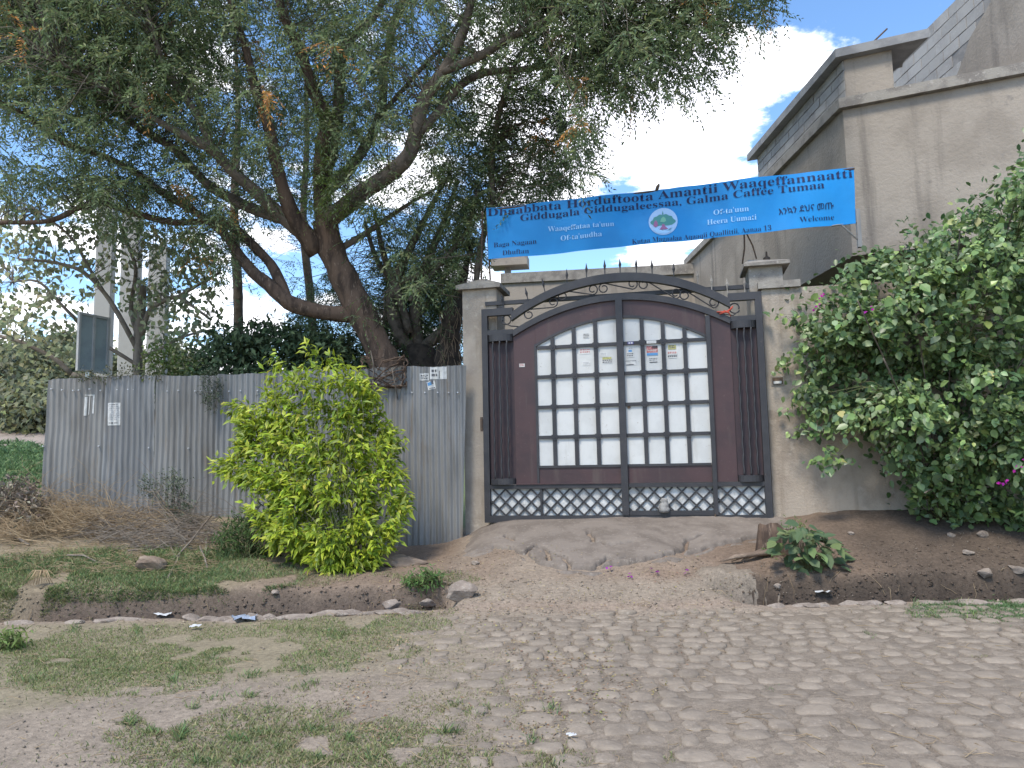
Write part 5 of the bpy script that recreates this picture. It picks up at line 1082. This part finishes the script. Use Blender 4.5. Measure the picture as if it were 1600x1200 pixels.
# arching shoots that end at each centre, with leaves hanging along them
per = 24; sh0 = base_pts[nearest(c, base_pts, False)]; dirs_ = c - sh0; dirs_ /= np.linalg.norm(dirs_, axis=1)[:, None]; dirs_ = dirs_ * .8 + rnd_dir(len(c)) * .45; Ls_ = rng.uniform(.25, .55, len(c))
tt = np.linspace(-1, .15, per); P = c[:, None, :] + dirs_[:, None, :] * (tt[None, :] * Ls_[:, None])[:, :, None]; P[:, :, 2] -= (.22 * (tt + .35) ** 2)[None, :] * Ls_[:, None]
P = P.reshape(-1, 3) + rng.normal(0, .035, (len(c) * per, 3)); C2 = np.repeat(c, per, 0); N_ = len(P); d = rnd_dir(N_) * .75 + np.repeat(dirs_, per, 0) * .4 + np.array([0, -.25, -.5]); nn = np.array([-.1, -.5, .75]) + rnd_dir(N_) * .6
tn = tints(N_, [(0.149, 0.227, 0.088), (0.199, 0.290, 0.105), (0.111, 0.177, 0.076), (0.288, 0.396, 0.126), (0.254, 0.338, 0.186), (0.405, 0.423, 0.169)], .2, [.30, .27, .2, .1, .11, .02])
Lb = np.clip(rng.lognormal(math.log(.069), .32, N_), .03, .125); plant_leaves(t, P, d, nn, Lb, Lb * rng.uniform(.62, .85, N_), tn, M['leaf_gloss'], T_ROUND)
# inner leaves and the part of the bush beyond the right edge of the picture
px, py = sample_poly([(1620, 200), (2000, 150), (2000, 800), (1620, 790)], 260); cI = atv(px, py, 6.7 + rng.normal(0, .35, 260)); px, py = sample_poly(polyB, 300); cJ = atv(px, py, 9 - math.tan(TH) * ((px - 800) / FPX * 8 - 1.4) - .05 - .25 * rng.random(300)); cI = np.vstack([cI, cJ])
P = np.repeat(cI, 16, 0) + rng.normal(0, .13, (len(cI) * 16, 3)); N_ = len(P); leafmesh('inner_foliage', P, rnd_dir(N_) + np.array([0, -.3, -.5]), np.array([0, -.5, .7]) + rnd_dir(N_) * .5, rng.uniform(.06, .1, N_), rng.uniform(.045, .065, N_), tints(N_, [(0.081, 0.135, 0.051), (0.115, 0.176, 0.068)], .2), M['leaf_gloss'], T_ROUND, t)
fl = [(1284, 464), (1280, 470), (1276, 478), (1272, 485), (1287, 462), (1279, 474), (1357, 486), (1359, 481), (1592, 728), (1587, 735), (1598, 722), (1565, 755), (1559, 757), (1573, 753)]
Pf = np.array([at(x, y, 7.75 if x < 1300 else (7.1 if x < 1400 else 6.5)) for x, y in fl]); nf = len(fl)
for q in range(2): plant_leaves(t, Pf + rng.normal(0, .012, (nf, 3)), rnd_dir(nf) + np.array([0, -.4, .1]), np.array([0, -.8, .4]) + rnd_dir(nf) * .5, np.full(nf, .034), np.full(nf, .028), tints(nf, [(.55, .03, .38), (.45, .03, .34)], .1), M['petal'], K=60, name='bract', smoothvar=3)
for i, (x, y) in enumerate([(952, 893), (984, 905), (1020, 896), (1024, 899), (1074, 899)]):
    p = hit(x, y); o = leafmesh('petal', np.array([p + np.array([0, 0, .035])] * 3) + rng.normal(0, .008, (3, 3)), rnd_dir(3) * np.array([1, 1, .3]), np.array([[0, -.3, 1.]] * 3) + rnd_dir(3) * .4, np.full(3, .04), np.full(3, .032), tints(3, [(.32, .04, .36)], .1), M['petal'], T_BROAD, kind='thing')
    tag(o, ['leftmost fallen magenta bract on the dust below the gate', 'second fallen magenta bract from the left below the gate', 'left one of a touching pair of fallen magenta bracts', 'right one of a touching pair of fallen magenta bracts', 'rightmost fallen magenta bract near the culvert hump'][i], 'petal', 'fallen magenta bracts')

# ------------------------------------------------------------------ plants, stump, rocks and litter on the bank
b = hit(1262, 893); t = thing('broadleaf_plant', b, 'low broad leaved plant beside the old stump at the right ditch', 'plant')
px, py = sample_poly([(1205, 862), (1215, 835), (1240, 815), (1275, 820), (1305, 845), (1330, 890), (1320, 905), (1290, 892), (1250, 895), (1225, 882)], 95); c = atv(px, py, b[1] - .12 + .35 * (rng.random(95)) - .0); c[:, 2] = np.maximum(c[:, 2], gz(c[:, 0], c[:, 1]) + .04)
twigs(t, np.tile(b, (95, 1)), c, .004, M['green_stem'], .1, 'stems'); out_d = c - b; out_d[:, 2] = 0; d = out_d + rnd_dir(95) * .2 + np.array([0, -.12, -.12]); nn = np.array([0, -.35, .85]) + rnd_dir(95) * .3
plant_leaves(t, c, d, nn, rng.uniform(.10, .165, 95), rng.uniform(.075, .115, 95), tints(95, [(.11, .16, .08), (.14, .195, .085), (.09, .13, .07)], .15), M['leaf_dull'], T_ROUND)
shrub('feathery_weed', 'feathery light green weed sprouting behind the old stump', 'weed', [(1225, 815), (1250, 812), (1262, 830), (1235, 845), (1200, 850), (1195, 865), (1230, 875)], 50, 10, hit(1235, 862)[1], .08, .045, .011, [(.13, .2, .05), (.1, .15, .045)], M['leaf_dull'], (1235, 865), spread=.035, tmpl=T_SLIM, stem_mat='green_stem')

def lump(name, px, py, sx, sy, sz, mat, label, cat, group=None, rz=0.0, rough=.22, seed=0, sink=.25, flat=0.0, loc=None):
    import bmesh
    bm = bmesh.new(); bmesh.ops.create_icosphere(bm, subdivisions=3, radius=1.0); r_ = np.random.default_rng(500 + seed); ph = r_.uniform(0, 9, 6)
    pl_ = [(rnd / np.linalg.norm(rnd), r_.uniform(.48, .85)) for rnd in r_.normal(size=(13, 3))]
    for v in bm.verts:
        p = np.array(v.co)
        for nn_, dd_ in pl_:
            q = p @ nn_
            if q > dd_: p = p - nn_ * (q - dd_) * .9
        k = 1 + rough * (math.sin(p[0] * 3.1 + ph[0]) * math.sin(p[1] * 3.7 + ph[1]) * .5 + math.sin(p[2] * 6 + p[0] * 5 + ph[2]) * .18 + math.sin(p[1] * 11 + ph[3] + p[0] * 8) * .10); v.co = Vector((p[0] * k * sx, p[1] * k * sy, p[2] * k * sz))
    me = bpy.data.meshes.new(name); bm.to_mesh(me); bm.free(); me.materials.append(mat)
    p = hit(px, py) if loc is None else np.asarray(loc); o = bpy.data.objects.new(name, me); link(o); o.location = (p[0], p[1], p[2] + sz * (1 - 2 * sink) * 1.0); o.rotation_euler = (r_.normal(0, .08), r_.normal(0, .08), rz); return tag(o, label, cat, group)
# old stump
b = hit(1212, 862); t = thing('stump', b, 'short split grey brown stump beside the ditch right of the apron', 'stump')
n = 16; a = np.linspace(0, 2 * math.pi, n, endpoint=False); Vs = []; rr0 = rng.uniform(.8, 1.2, n)
for z, sc_ in ((-.12, 1.15), (.05, 1.0), (.16, .93), (.235, .85), (.20, .55), (.17, .2)):
    for k in range(n): Vs.append(b + np.array([.20 * sc_ * rr0[k] * math.cos(a[k]), .13 * sc_ * rr0[k] * math.sin(a[k]), z + rng.normal(0, .018) + .05 * math.cos(a[k] + 2.6)]))
Fs = [(i * n + k, i * n + (k + 1) % n, (i + 1) * n + (k + 1) % n, (i + 1) * n + k) for i in range(5) for k in range(n)]
meshnp('wood', Vs, Fs, M['bark'], t)
m = MB()
for k in range(3): m.tube([b + np.array([-.18 + .1 * k, -.1, .02]), b + np.array([-.3 - .1 * k, -.2 - .05 * k, -.0]), b + np.array([-.42 - .1 * k, -.24, -.05])], [.03, .022, .008], 7)
m.build('root', M['wood'], t, smooth=True)
lump('old_log', 627, 884, .34, .10, .075, M['wood'], 'weathered flat log lying at the foot of the yellow green shrub', 'log', rz=.12, seed=1, rough=.35)
lump('wood_chunk', 240, 890, .14, .13, .10, M['wood'], 'pale split wood chunk among the dry sticks', 'log', rz=.9, seed=2, rough=.35)
RK = [(722, 934, .17, .12, .10, 'angular pale rock at the right end of the left ditch'), (667, 947, .11, .07, .06, 'squared stone set in the ditch edge left of the angular rock'), (612, 950, .12, .07, .05, 'long stone in the ditch edge right of the rubble'),
      (1536, 838, .06, .05, .045, 'pale stone on the shaded soil under the bougainvillea'), (1513, 866, .07, .05, .035, 'flat pale stone nearer the ditch under the bougainvillea'), (1538, 900, .10, .08, .05, 'broad stone low on the right bank by the ditch'), (1486, 838, .05, .04, .035, 'brown stone left of the pale stone on the right bank'), (1590, 893, .09, .07, .05, 'stone at the right edge of the picture on the bank'),
       (742, 882, .06, .05, .03, 'small rock left of the cracked apron'), (430, 928, .05, .04, .03, 'small pale stone on the left bank'), (1330, 835, .04, .03, .025, 'tiny pale pebble on the bank behind the broad leaved plant'), (1215, 918, .035, .03, .025, 'tiny stone at the corner of the right ditch'),
]
for i, (x, y, a, b_, c_2, lab) in enumerate(RK): lump('rock', x, y, a, b_, c_2, M['rock'], lab, 'rock', 'rocks along the ditches', rz=rng.uniform(-.4, .4), seed=10 + i)
# litter
def scrap(px, py, s, label, mt, seed):
    r_ = np.random.default_rng(seed); p = hit(px, py); n = 6; V = []; F = []
    for j in range(n):
        for i in range(n): V.append(p + np.array([(i / (n - 1) - .5) * s * 1.5, (j / (n - 1) - .5) * s, .022 + s * .28 * r_.random()]) + r_.normal(0, s * .06, 3) * np.array([1, 1, 0]))
    for j in range(n - 1):
        for i in range(n - 1):
            if (i, j) not in ((0, 0), (n - 2, n - 2), (0, n - 2)): F.append((j * n + i, j * n + i + 1, (j + 1) * n + i + 1, (j + 1) * n + i))
    return tag(meshnp('plastic_scrap', V, F, M[mt]), label, 'litter', 'scraps of litter')
scrap(256, 965, .10, 'white plastic scrap lying on the left ditch rim', 'litter_white', 1); scrap(304, 984, .06, 'tiny white crumpled scrap in the grass below the left ditch', 'litter_white', 2)
scrap(381, 971, .14, 'crumpled blue grey plastic on the grass below the left ditch', 'litter_blue', 3); scrap(1286, 930, .10, 'white paper scrap caught in the right ditch', 'litter_white', 4); scrap(893, 1156, .03, 'small white chip lying on the near cobbles', 'litter_white', 5)
# dry brush heap, dead shrub, sticks
def heap(name, poly, n_, hmax, Lr, mats, label, flatness=.35, r=(.002, .006), kind='stuff'):
    px, py = sample_poly(poly, n_); p = hitv(px, py); cnt = len(p); ang = rng.normal(0, .5, cnt) + np.where(rng.random(cnt) < .5, 0, math.pi); L = rng.uniform(*Lr, cnt)
    d = np.stack([np.cos(ang), np.sin(ang) * .7, rng.normal(0, flatness, cnt)], 1); A = p - d * L[:, None] / 2; A[:, 2] = np.maximum(gz(A[:, 0], A[:, 1]), p[:, 2] - .1) + rng.random(cnt) * hmax; Bq = A + d * L[:, None]; Bq[:, 2] = np.maximum(Bq[:, 2], gz(Bq[:, 0], Bq[:, 1]) + .01)
    o = twigs(None, A, Bq, r[1], mats, .08, name); o['kind'] = kind; tag(o, label); return o
heap('dry_brush', [(0, 815), (60, 800), (110, 802), (200, 818), (270, 824), (250, 842), (150, 842), (60, 846), (0, 860)], 1100, .17, (.2, .65), M['straw'], 'tan heap of dry brush at the foot of the fence', .5, (.001, .0042))
heap('dry_brush', [(120, 825), (240, 815), (335, 822), (350, 850), (240, 865), (140, 850)], 420, .15, (.25, .8), M['stick'], 'grey brown part of the brush heap nearer the shrub', .4, (.001, .0048))
heap('dead_grass', [(0, 800), (60, 800), (200, 840), (330, 850), (330, 900), (100, 900), (0, 900)], 700, .03, (.10, .35), M['straw'], 'scattered dead stems below the brush heap', .12, (.001, .003))
b = hit(30, 815); t = thing('dead_shrub', b, 'grey dead shrub heaped left of the fence end', 'shrub'); px, py = sample_poly([(-30, 770), (25, 752), (62, 768), (68, 800), (30, 825), (-30, 830)], 420); c = atv(px, py, b[1] + rng.normal(0, .25, 420)); c[:, 2] = np.maximum(c[:, 2], gz(c[:, 0], c[:, 1]) + .02)
twigs(t, np.tile(b, (420, 1)) + rng.normal(0, .25, (420, 3)) * np.array([1, .6, .1]), c, .006, M['stick'], .15)
P = np.repeat(c, 7, 0) + rng.normal(0, .05, (len(c) * 7, 3)); N_ = len(P); leafmesh('withered_leaves', P, rnd_dir(N_), rnd_dir(N_), rng.uniform(.04, .09, N_), rng.uniform(.015, .035, N_), tints(N_, [(.22, .18, .14), (.16, .13, .10), (.29, .25, .2)], .15), M['litter_leaf'], T_BROAD, t)
ST = [((261, 821), (273, 872), .010, 'thin bent stick standing upright among the dry sticks'), ((300, 827), (262, 906), .014, 'stick with a pale cut end pointing at the camera'), ((330, 806), (270, 878), .011, 'leaning stick crossing the pale ended one'), ((150, 845), (339, 860), .011, 'long grey stick lying low across the brush heap'), ((186, 839), (216, 857), .014, 'curved pale stick end poking from the tan brush'), ((210, 836), (375, 834), .012, 'straight level stick reaching towards the yellow green shrub'), ((312, 860), (324, 890), .012, 'short upright stick with a pale tip near the weeds'), ((327, 822), (322, 869), .009, 'thin vertical stick by the fence seam'), ((9, 836), (45, 854), .022, 'thick cut branch at the left end of the heap'), ((105, 875), (180, 884), .009, 'slender pale stick on the grass below the heap'), ((200, 868), (360, 846), .010, 'stick sloping up to the right under the leaning ones'), ((230, 815), (330, 842), .009, 'dark thin stick behind the upright sticks')]
for (a, b2, r_, lab) in ST:
    p, q = hit(*a), hit(*b2); p = p + np.array([0, 0, .05]); q = q + np.array([0, 0, .015]); pts = [p]; 
    if a[1] < 830: p = at(a[0], a[1], min(p[1], 8.9)); pts = [p]
    for t in (.3, .6): pts.append(p + (q - p) * t + rng.normal(0, .015, 3))
    pts.append(q); m = MB(); m.tube(pts, [r_, r_ * .95, r_ * .85, r_ * .7], 7); tag(m.build('stick', M['stick'], smooth=True), lab, 'stick', 'dry sticks at the foot of the fence')
b = hit(66, 915); m = MB()
for i in range(34): a = rng.normal(0, .5); L = rng.uniform(.12, .24); m.tube([b + np.array([0, 0, .12]), b + np.array([math.sin(a) * L * .4, -.03, .12 + .03]), b + np.array([math.sin(a) * L, -.05 + rng.normal(0, .03), .02])], [.004, .003, .0015], 4)
tag(m.build('dry_tuft', M['straw'], smooth=True), 'tuft of bleached dry straw on the left bank', 'grass tuft')
b = hit(278, 818); b[1] = 9.25; b[2] = float(gz(b[0], 9.25))
shrub('grey_shrub', 'small grey green shrub against the middle of the fence', 'shrub', [(212, 752), (235, 738), (265, 734), (292, 748), (292, 772), (305, 790), (300, 822), (262, 820), (250, 778), (216, 768)], 170, 9, 9.22, .06, .032, .017, [(.12, .145, .095), (.085, .105, .07), (.15, .175, .12)], M['leaf_dull'], (0, 0), base=b, spread=.035, nstem=50, stem_mat='bark_pale', stem_r=.005)
shrub('weed', 'dark leafy weed between the grey shrub and the yellow green shrub', 'weed', [(330, 832), (365, 812), (410, 790), (430, 812), (440, 850), (430, 880), (385, 885), (345, 862)], 130, 12, hit(385, 872)[1] + .15, .12, .085, .014, [(.06, .10, .035), (.08, .13, .04), (.045, .075, .03)], M['leaf_dull'], (385, 872), spread=.06, tmpl=T_SLIM, stem_mat='green_stem')
shrub('weed', 'light green weed tuft beside the weathered log', 'weed', [(632, 912), (642, 892), (662, 884), (684, 890), (690, 908), (670, 920), (640, 920)], 45, 9, hit(662, 914)[1], .05, .05, .016, [(.12, .2, .06), (.09, .15, .05)], M['leaf_dull'], (662, 915), spread=.03, stem_mat='green_stem')
shrub('weed', 'green weed tuft at the far left edge of the road verge', 'weed', [(-20, 1000), (20, 985), (45, 1000), (30, 1020), (-20, 1022)], 40, 8, hit(10, 1012)[1], .06, .06, .016, [(.12, .17, .05)], M['leaf_dull'], (10, 1014), spread=.03, stem_mat='green_stem')
m_pts = [(1115, 790), (1390, 840)]

# grass, verge and creeping greens: blades scattered by patch
def blades(P, h, wd, cols, lean=.6, wts=None):
    n = len(P); a = rng.uniform(0, 2 * math.pi, n); b_ = rng.uniform(0, 2 * math.pi, n); hh = h * rng.uniform(.5, 1.3, n); le = np.minimum(lean * (.55 + .7 * rng.random(n)), .97)
    base = P + np.array([0, 0, -.004]); side = np.stack([np.cos(a), np.sin(a), np.zeros(n)], 1) * (wd * rng.uniform(.7, 1.3, n))[:, None] / 2
    tip = base + np.stack([np.cos(b_) * hh * le, np.sin(b_) * hh * le, hh * np.sqrt(np.maximum(1 - le ** 2, .05))], 1); mid = base + (tip - base) * .55 + np.array([0, 0, .12])[None] * hh[:, None]
    V = np.stack([base - side, base + side, mid + side * .8, mid - side * .8, tip], 1); tn = tints(n, cols, .18, wts); return V, np.repeat(tn[:, None], 5, 1)
GV, GT = [], []
G1 = [(.18, .23, .085), (.225, .25, .10), (.28, .265, .13), (.14, .19, .075)]; G2 = [(.27, .25, .13), (.32, .28, .165), (.21, .23, .10)]; G3 = [(.12, .20, .085), (.16, .24, .095), (.10, .17, .075)]
def patch(cx, cy, rx, ry, n_, h, wd, cols, lean=.95):
    n_ = int(n_ * 2.6)
    r = np.sqrt(rng.random(n_)) ; r = np.where(rng.random(n_) < .25, rng.normal(0, .75, n_), r); a = rng.uniform(0, 2 * math.pi, n_); p = hitv(cx + rx * r * np.cos(a), np.minimum(cy + ry * r * np.sin(a), 1260)); p[:, 2] = gz(p[:, 0], p[:, 1])
    keepn = fbm(p[:, 0], p[:, 1], 2.2, 33, 3) > -.24; p = p[keepn]
    v, t_ = blades(p, h, wd, cols, lean); GV.append(v); GT.append(t_)
patch(330, 1015, 330, 38, 9000, .030, .0045, G1); patch(560, 975, 150, 18, 3000, .028, .0045, G1); patch(180, 1055, 170, 35, 3600, .028, .0045, G1); patch(700, 1110, 330, 75, 4200, .022, .0045, G2); patch(420, 1150, 260, 45, 4500, .03, .005, G1 + G2)
patch(60, 1035, 120, 45, 1800, .03, .0045, G1); patch(150, 900, 220, 42, 7500, .05, .006, G1 + G3); patch(230, 870, 150, 12, 1500, .09, .008, G1 + G3); patch(60, 885, 90, 14, 900, .08, .008, G1 + G3); patch(330, 900, 150, 30, 4200, .05, .006, G1 + G3); patch(20, 930, 90, 40, 1500, .05, .006, G1); patch(660, 905, 90, 14, 900, .04, .005, G1); patch(470, 905, 90, 14, 800, .04, .005, G2)
patch(1530, 955, 110, 16, 3600, .035, .005, G3); patch(1600, 960, 60, 16, 1500, .045, .006, G3); patch(1400, 992, 50, 16, 1300, .03, .005, G1 + G3); patch(1470, 1018, 25, 8, 160, .025, .005, G2); patch(1530, 1020, 30, 9, 180, .025, .005, G2); patch(955, 1012, 32, 9, 260, .028, .005, G1); patch(1020, 1090, 18, 8, 60, .02, .005, G3); patch(1210, 1080, 20, 9, 90, .02, .005, G3); patch(1330, 1150, 60, 20, 260, .02, .005, G2)
patch(930, 1190, 160, 18, 900, .025, .005, G2); patch(1100, 1180, 300, 40, 500, .018, .004, G2); patch(520, 1190, 350, 25, 2500, .03, .005, G1 + G2); patch(1270, 1000, 300, 60, 500, .016, .004, G2); patch(25, 725, 60, 36, 4200, .10, .02, G3); patch(10, 703, 90, 9, 1500, .16, .05, G3); patch(30, 760, 60, 12, 1200, .10, .018, G3 + G2); patch(620, 955, 100, 10, 500, .03, .005, G2)
patch(830, 960, 220, 40, 500, .014, .004, G2); patch(800, 1060, 200, 60, 900, .016, .004, G2)
for _ in range(90):
    cx, cy = random.choice([(random.uniform(0, 650), random.uniform(965, 1080)), (random.uniform(0, 430), random.uniform(870, 930)), (random.uniform(200, 900), random.uniform(1080, 1200)), (random.uniform(1420, 1600), random.uniform(940, 970))])
    patch(cx, cy, random.uniform(6, 22), random.uniform(3, 8), random.randint(12, 40), random.uniform(.035, .07), .005, G1 + G3)
GV = np.vstack(GV); GT = np.vstack(GT); nB = len(GV); Fg = (np.array([[0, 1, 2, 3], [3, 2, 4, 4]])[None] + (np.arange(nB) * 5)[:, None, None]).reshape(-1, 4)
Fa_, Fb_ = Fg[0::2], Fg[1::2][:, :3]
tris = np.vstack([Fa_[:, [0, 1, 2]], Fa_[:, [0, 2, 3]], Fb_])
g = meshnp('grass', GV.reshape(-1, 3), tris, M['grass'], tint=GT.reshape(-1, 3), kind='stuff'); tag(g, 'patchy short grass on the verge and between the cobbles')
# fallen leaf bits and grit
px, py = sample_poly([(540, 890), (760, 850), (1000, 865), (1180, 870), (1150, 960), (1080, 1060), (900, 1150), (700, 1190), (560, 1150), (500, 1020)], 5200); p = hitv(px, py); keepn = (fbm(p[:, 0], p[:, 1], 1.6, 35, 3) + .35 * rng.random(len(p))) > .05; p = p[keepn]; n_ = len(p); p[:, 2] = gz(p[:, 0], p[:, 1]) + .012 + .01 * rng.random(n_) + .03 * ((p[:, 1] > 7.3) & (p[:, 0] > -.4))
dd = rnd_dir(n_) * np.array([1, 1, .25]); o = leafmesh('leaf_litter', p, dd, np.array([0, 0, 1.]) + rnd_dir(n_) * .6, rng.uniform(.012, .028, n_), rng.uniform(.007, .014, n_), tints(n_, [(.24, .16, .10), (.18, .11, .07), (.33, .26, .15), (.27, .24, .10)], .2), M['litter_leaf'], T_BROAD); tag(o, 'small dry leaf bits scattered over the dust')
px, py = sample_poly([(0, 960), (700, 960), (1170, 900), (1600, 940), (1600, 1200), (0, 1200)], 2600); px2, py2 = sample_poly([(560, 880), (760, 850), (760, 930), (560, 930)], 300); px3, py3 = sample_poly([(1180, 870), (1600, 820), (1600, 900), (1200, 905)], 700); p = hitv(np.r_[px, px2, px3], np.r_[py, py2, py3]); n_ = len(p); p[:, 2] = gz(p[:, 0], p[:, 1]) + .006; s_ = .003 + .008 * rng.random(n_) ** 4
O8 = np.array([[1, 0, 0], [-1, 0, 0], [0, 1, 0], [0, -1, 0], [0, 0, .7], [0, 0, -.7]], float); F8 = np.array([[0, 2, 4], [2, 1, 4], [1, 3, 4], [3, 0, 4], [2, 0, 5], [1, 2, 5], [3, 1, 5], [0, 3, 5]])
V = p[:, None] + (O8[None] * rng.uniform(.6, 1.3, (n_, 6, 1))) * s_[:, None, None]; o = meshnp('gravel', V.reshape(-1, 3), (F8[None] + (np.arange(n_) * 6)[:, None, None]).reshape(-1, 3), M['stone'], kind='stuff'); tag(o, 'loose grit and pebbles on the road and banks')

# broken flat stones along the near rim of both ditches
for i in range(46):
    u = i / 45; x = (-4.6 + 3.9 * u / .62) if u < .62 else (2.15 + 3.6 * (u - .62) / .38); x += rng.normal(0, .03)
    n0 = float(ditch_lines(np.array([x]))[1][0]); y = n0 - .05 + rng.normal(0, .015); z = float(gz(x, y - .12))
    if rng.random() < (.45 if x < -2.6 else .05): continue
    o = lump('kerb_stone', 0, 0, rng.uniform(.08, .19), rng.uniform(.05, .09), rng.uniform(.03, .05), M['rock'], None, None, rz=rng.normal(0, .3), seed=100 + i, loc=(x, y, z - .004), sink=.5)
    o.parent = road

# crumbled soil on the banks and ditch rims
px, py = sample_poly([(0, 905), (300, 880), (620, 895), (740, 850), (760, 935), (690, 965), (300, 985), (0, 990)], 2200); px2, py2 = sample_poly([(1180, 880), (1250, 850), (1600, 830), (1600, 945), (1220, 945)], 1800); px3, py3 = sample_poly([(740, 850), (900, 890), (1180, 860), (1180, 960), (740, 960)], 900)
p = hitv(np.r_[px, px2, px3], np.r_[py, py2, py3]); n_ = len(p); p[:, 2] = gz(p[:, 0], p[:, 1]) + .003; s_ = .003 + .020 * rng.random(n_) ** 5
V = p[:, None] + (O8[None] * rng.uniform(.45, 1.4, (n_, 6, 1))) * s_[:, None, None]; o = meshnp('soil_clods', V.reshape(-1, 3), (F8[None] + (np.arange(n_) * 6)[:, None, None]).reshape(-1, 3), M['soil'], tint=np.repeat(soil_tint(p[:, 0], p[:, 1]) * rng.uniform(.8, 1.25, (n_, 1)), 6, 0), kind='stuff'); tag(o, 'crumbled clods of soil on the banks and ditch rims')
px, py = sample_poly([(0, 880), (700, 880), (1180, 880), (1600, 850), (1600, 1200), (0, 1200)], 420); p = hitv(px, py); n_ = len(p); a = rng.uniform(0, 2 * math.pi, n_); L = rng.uniform(.04, .16, n_); dv_ = np.stack([np.cos(a), np.sin(a), np.zeros(n_)], 1) * L[:, None] / 2
A = p - dv_; Bq = p + dv_; A[:, 2] = gz(A[:, 0], A[:, 1]) + .016; Bq[:, 2] = gz(Bq[:, 0], Bq[:, 1]) + .016; o = twigs(None, A, Bq, .0028, M['straw'], .04, 'straw_bits'); tag(o, 'bits of straw and twig scattered on the ground')
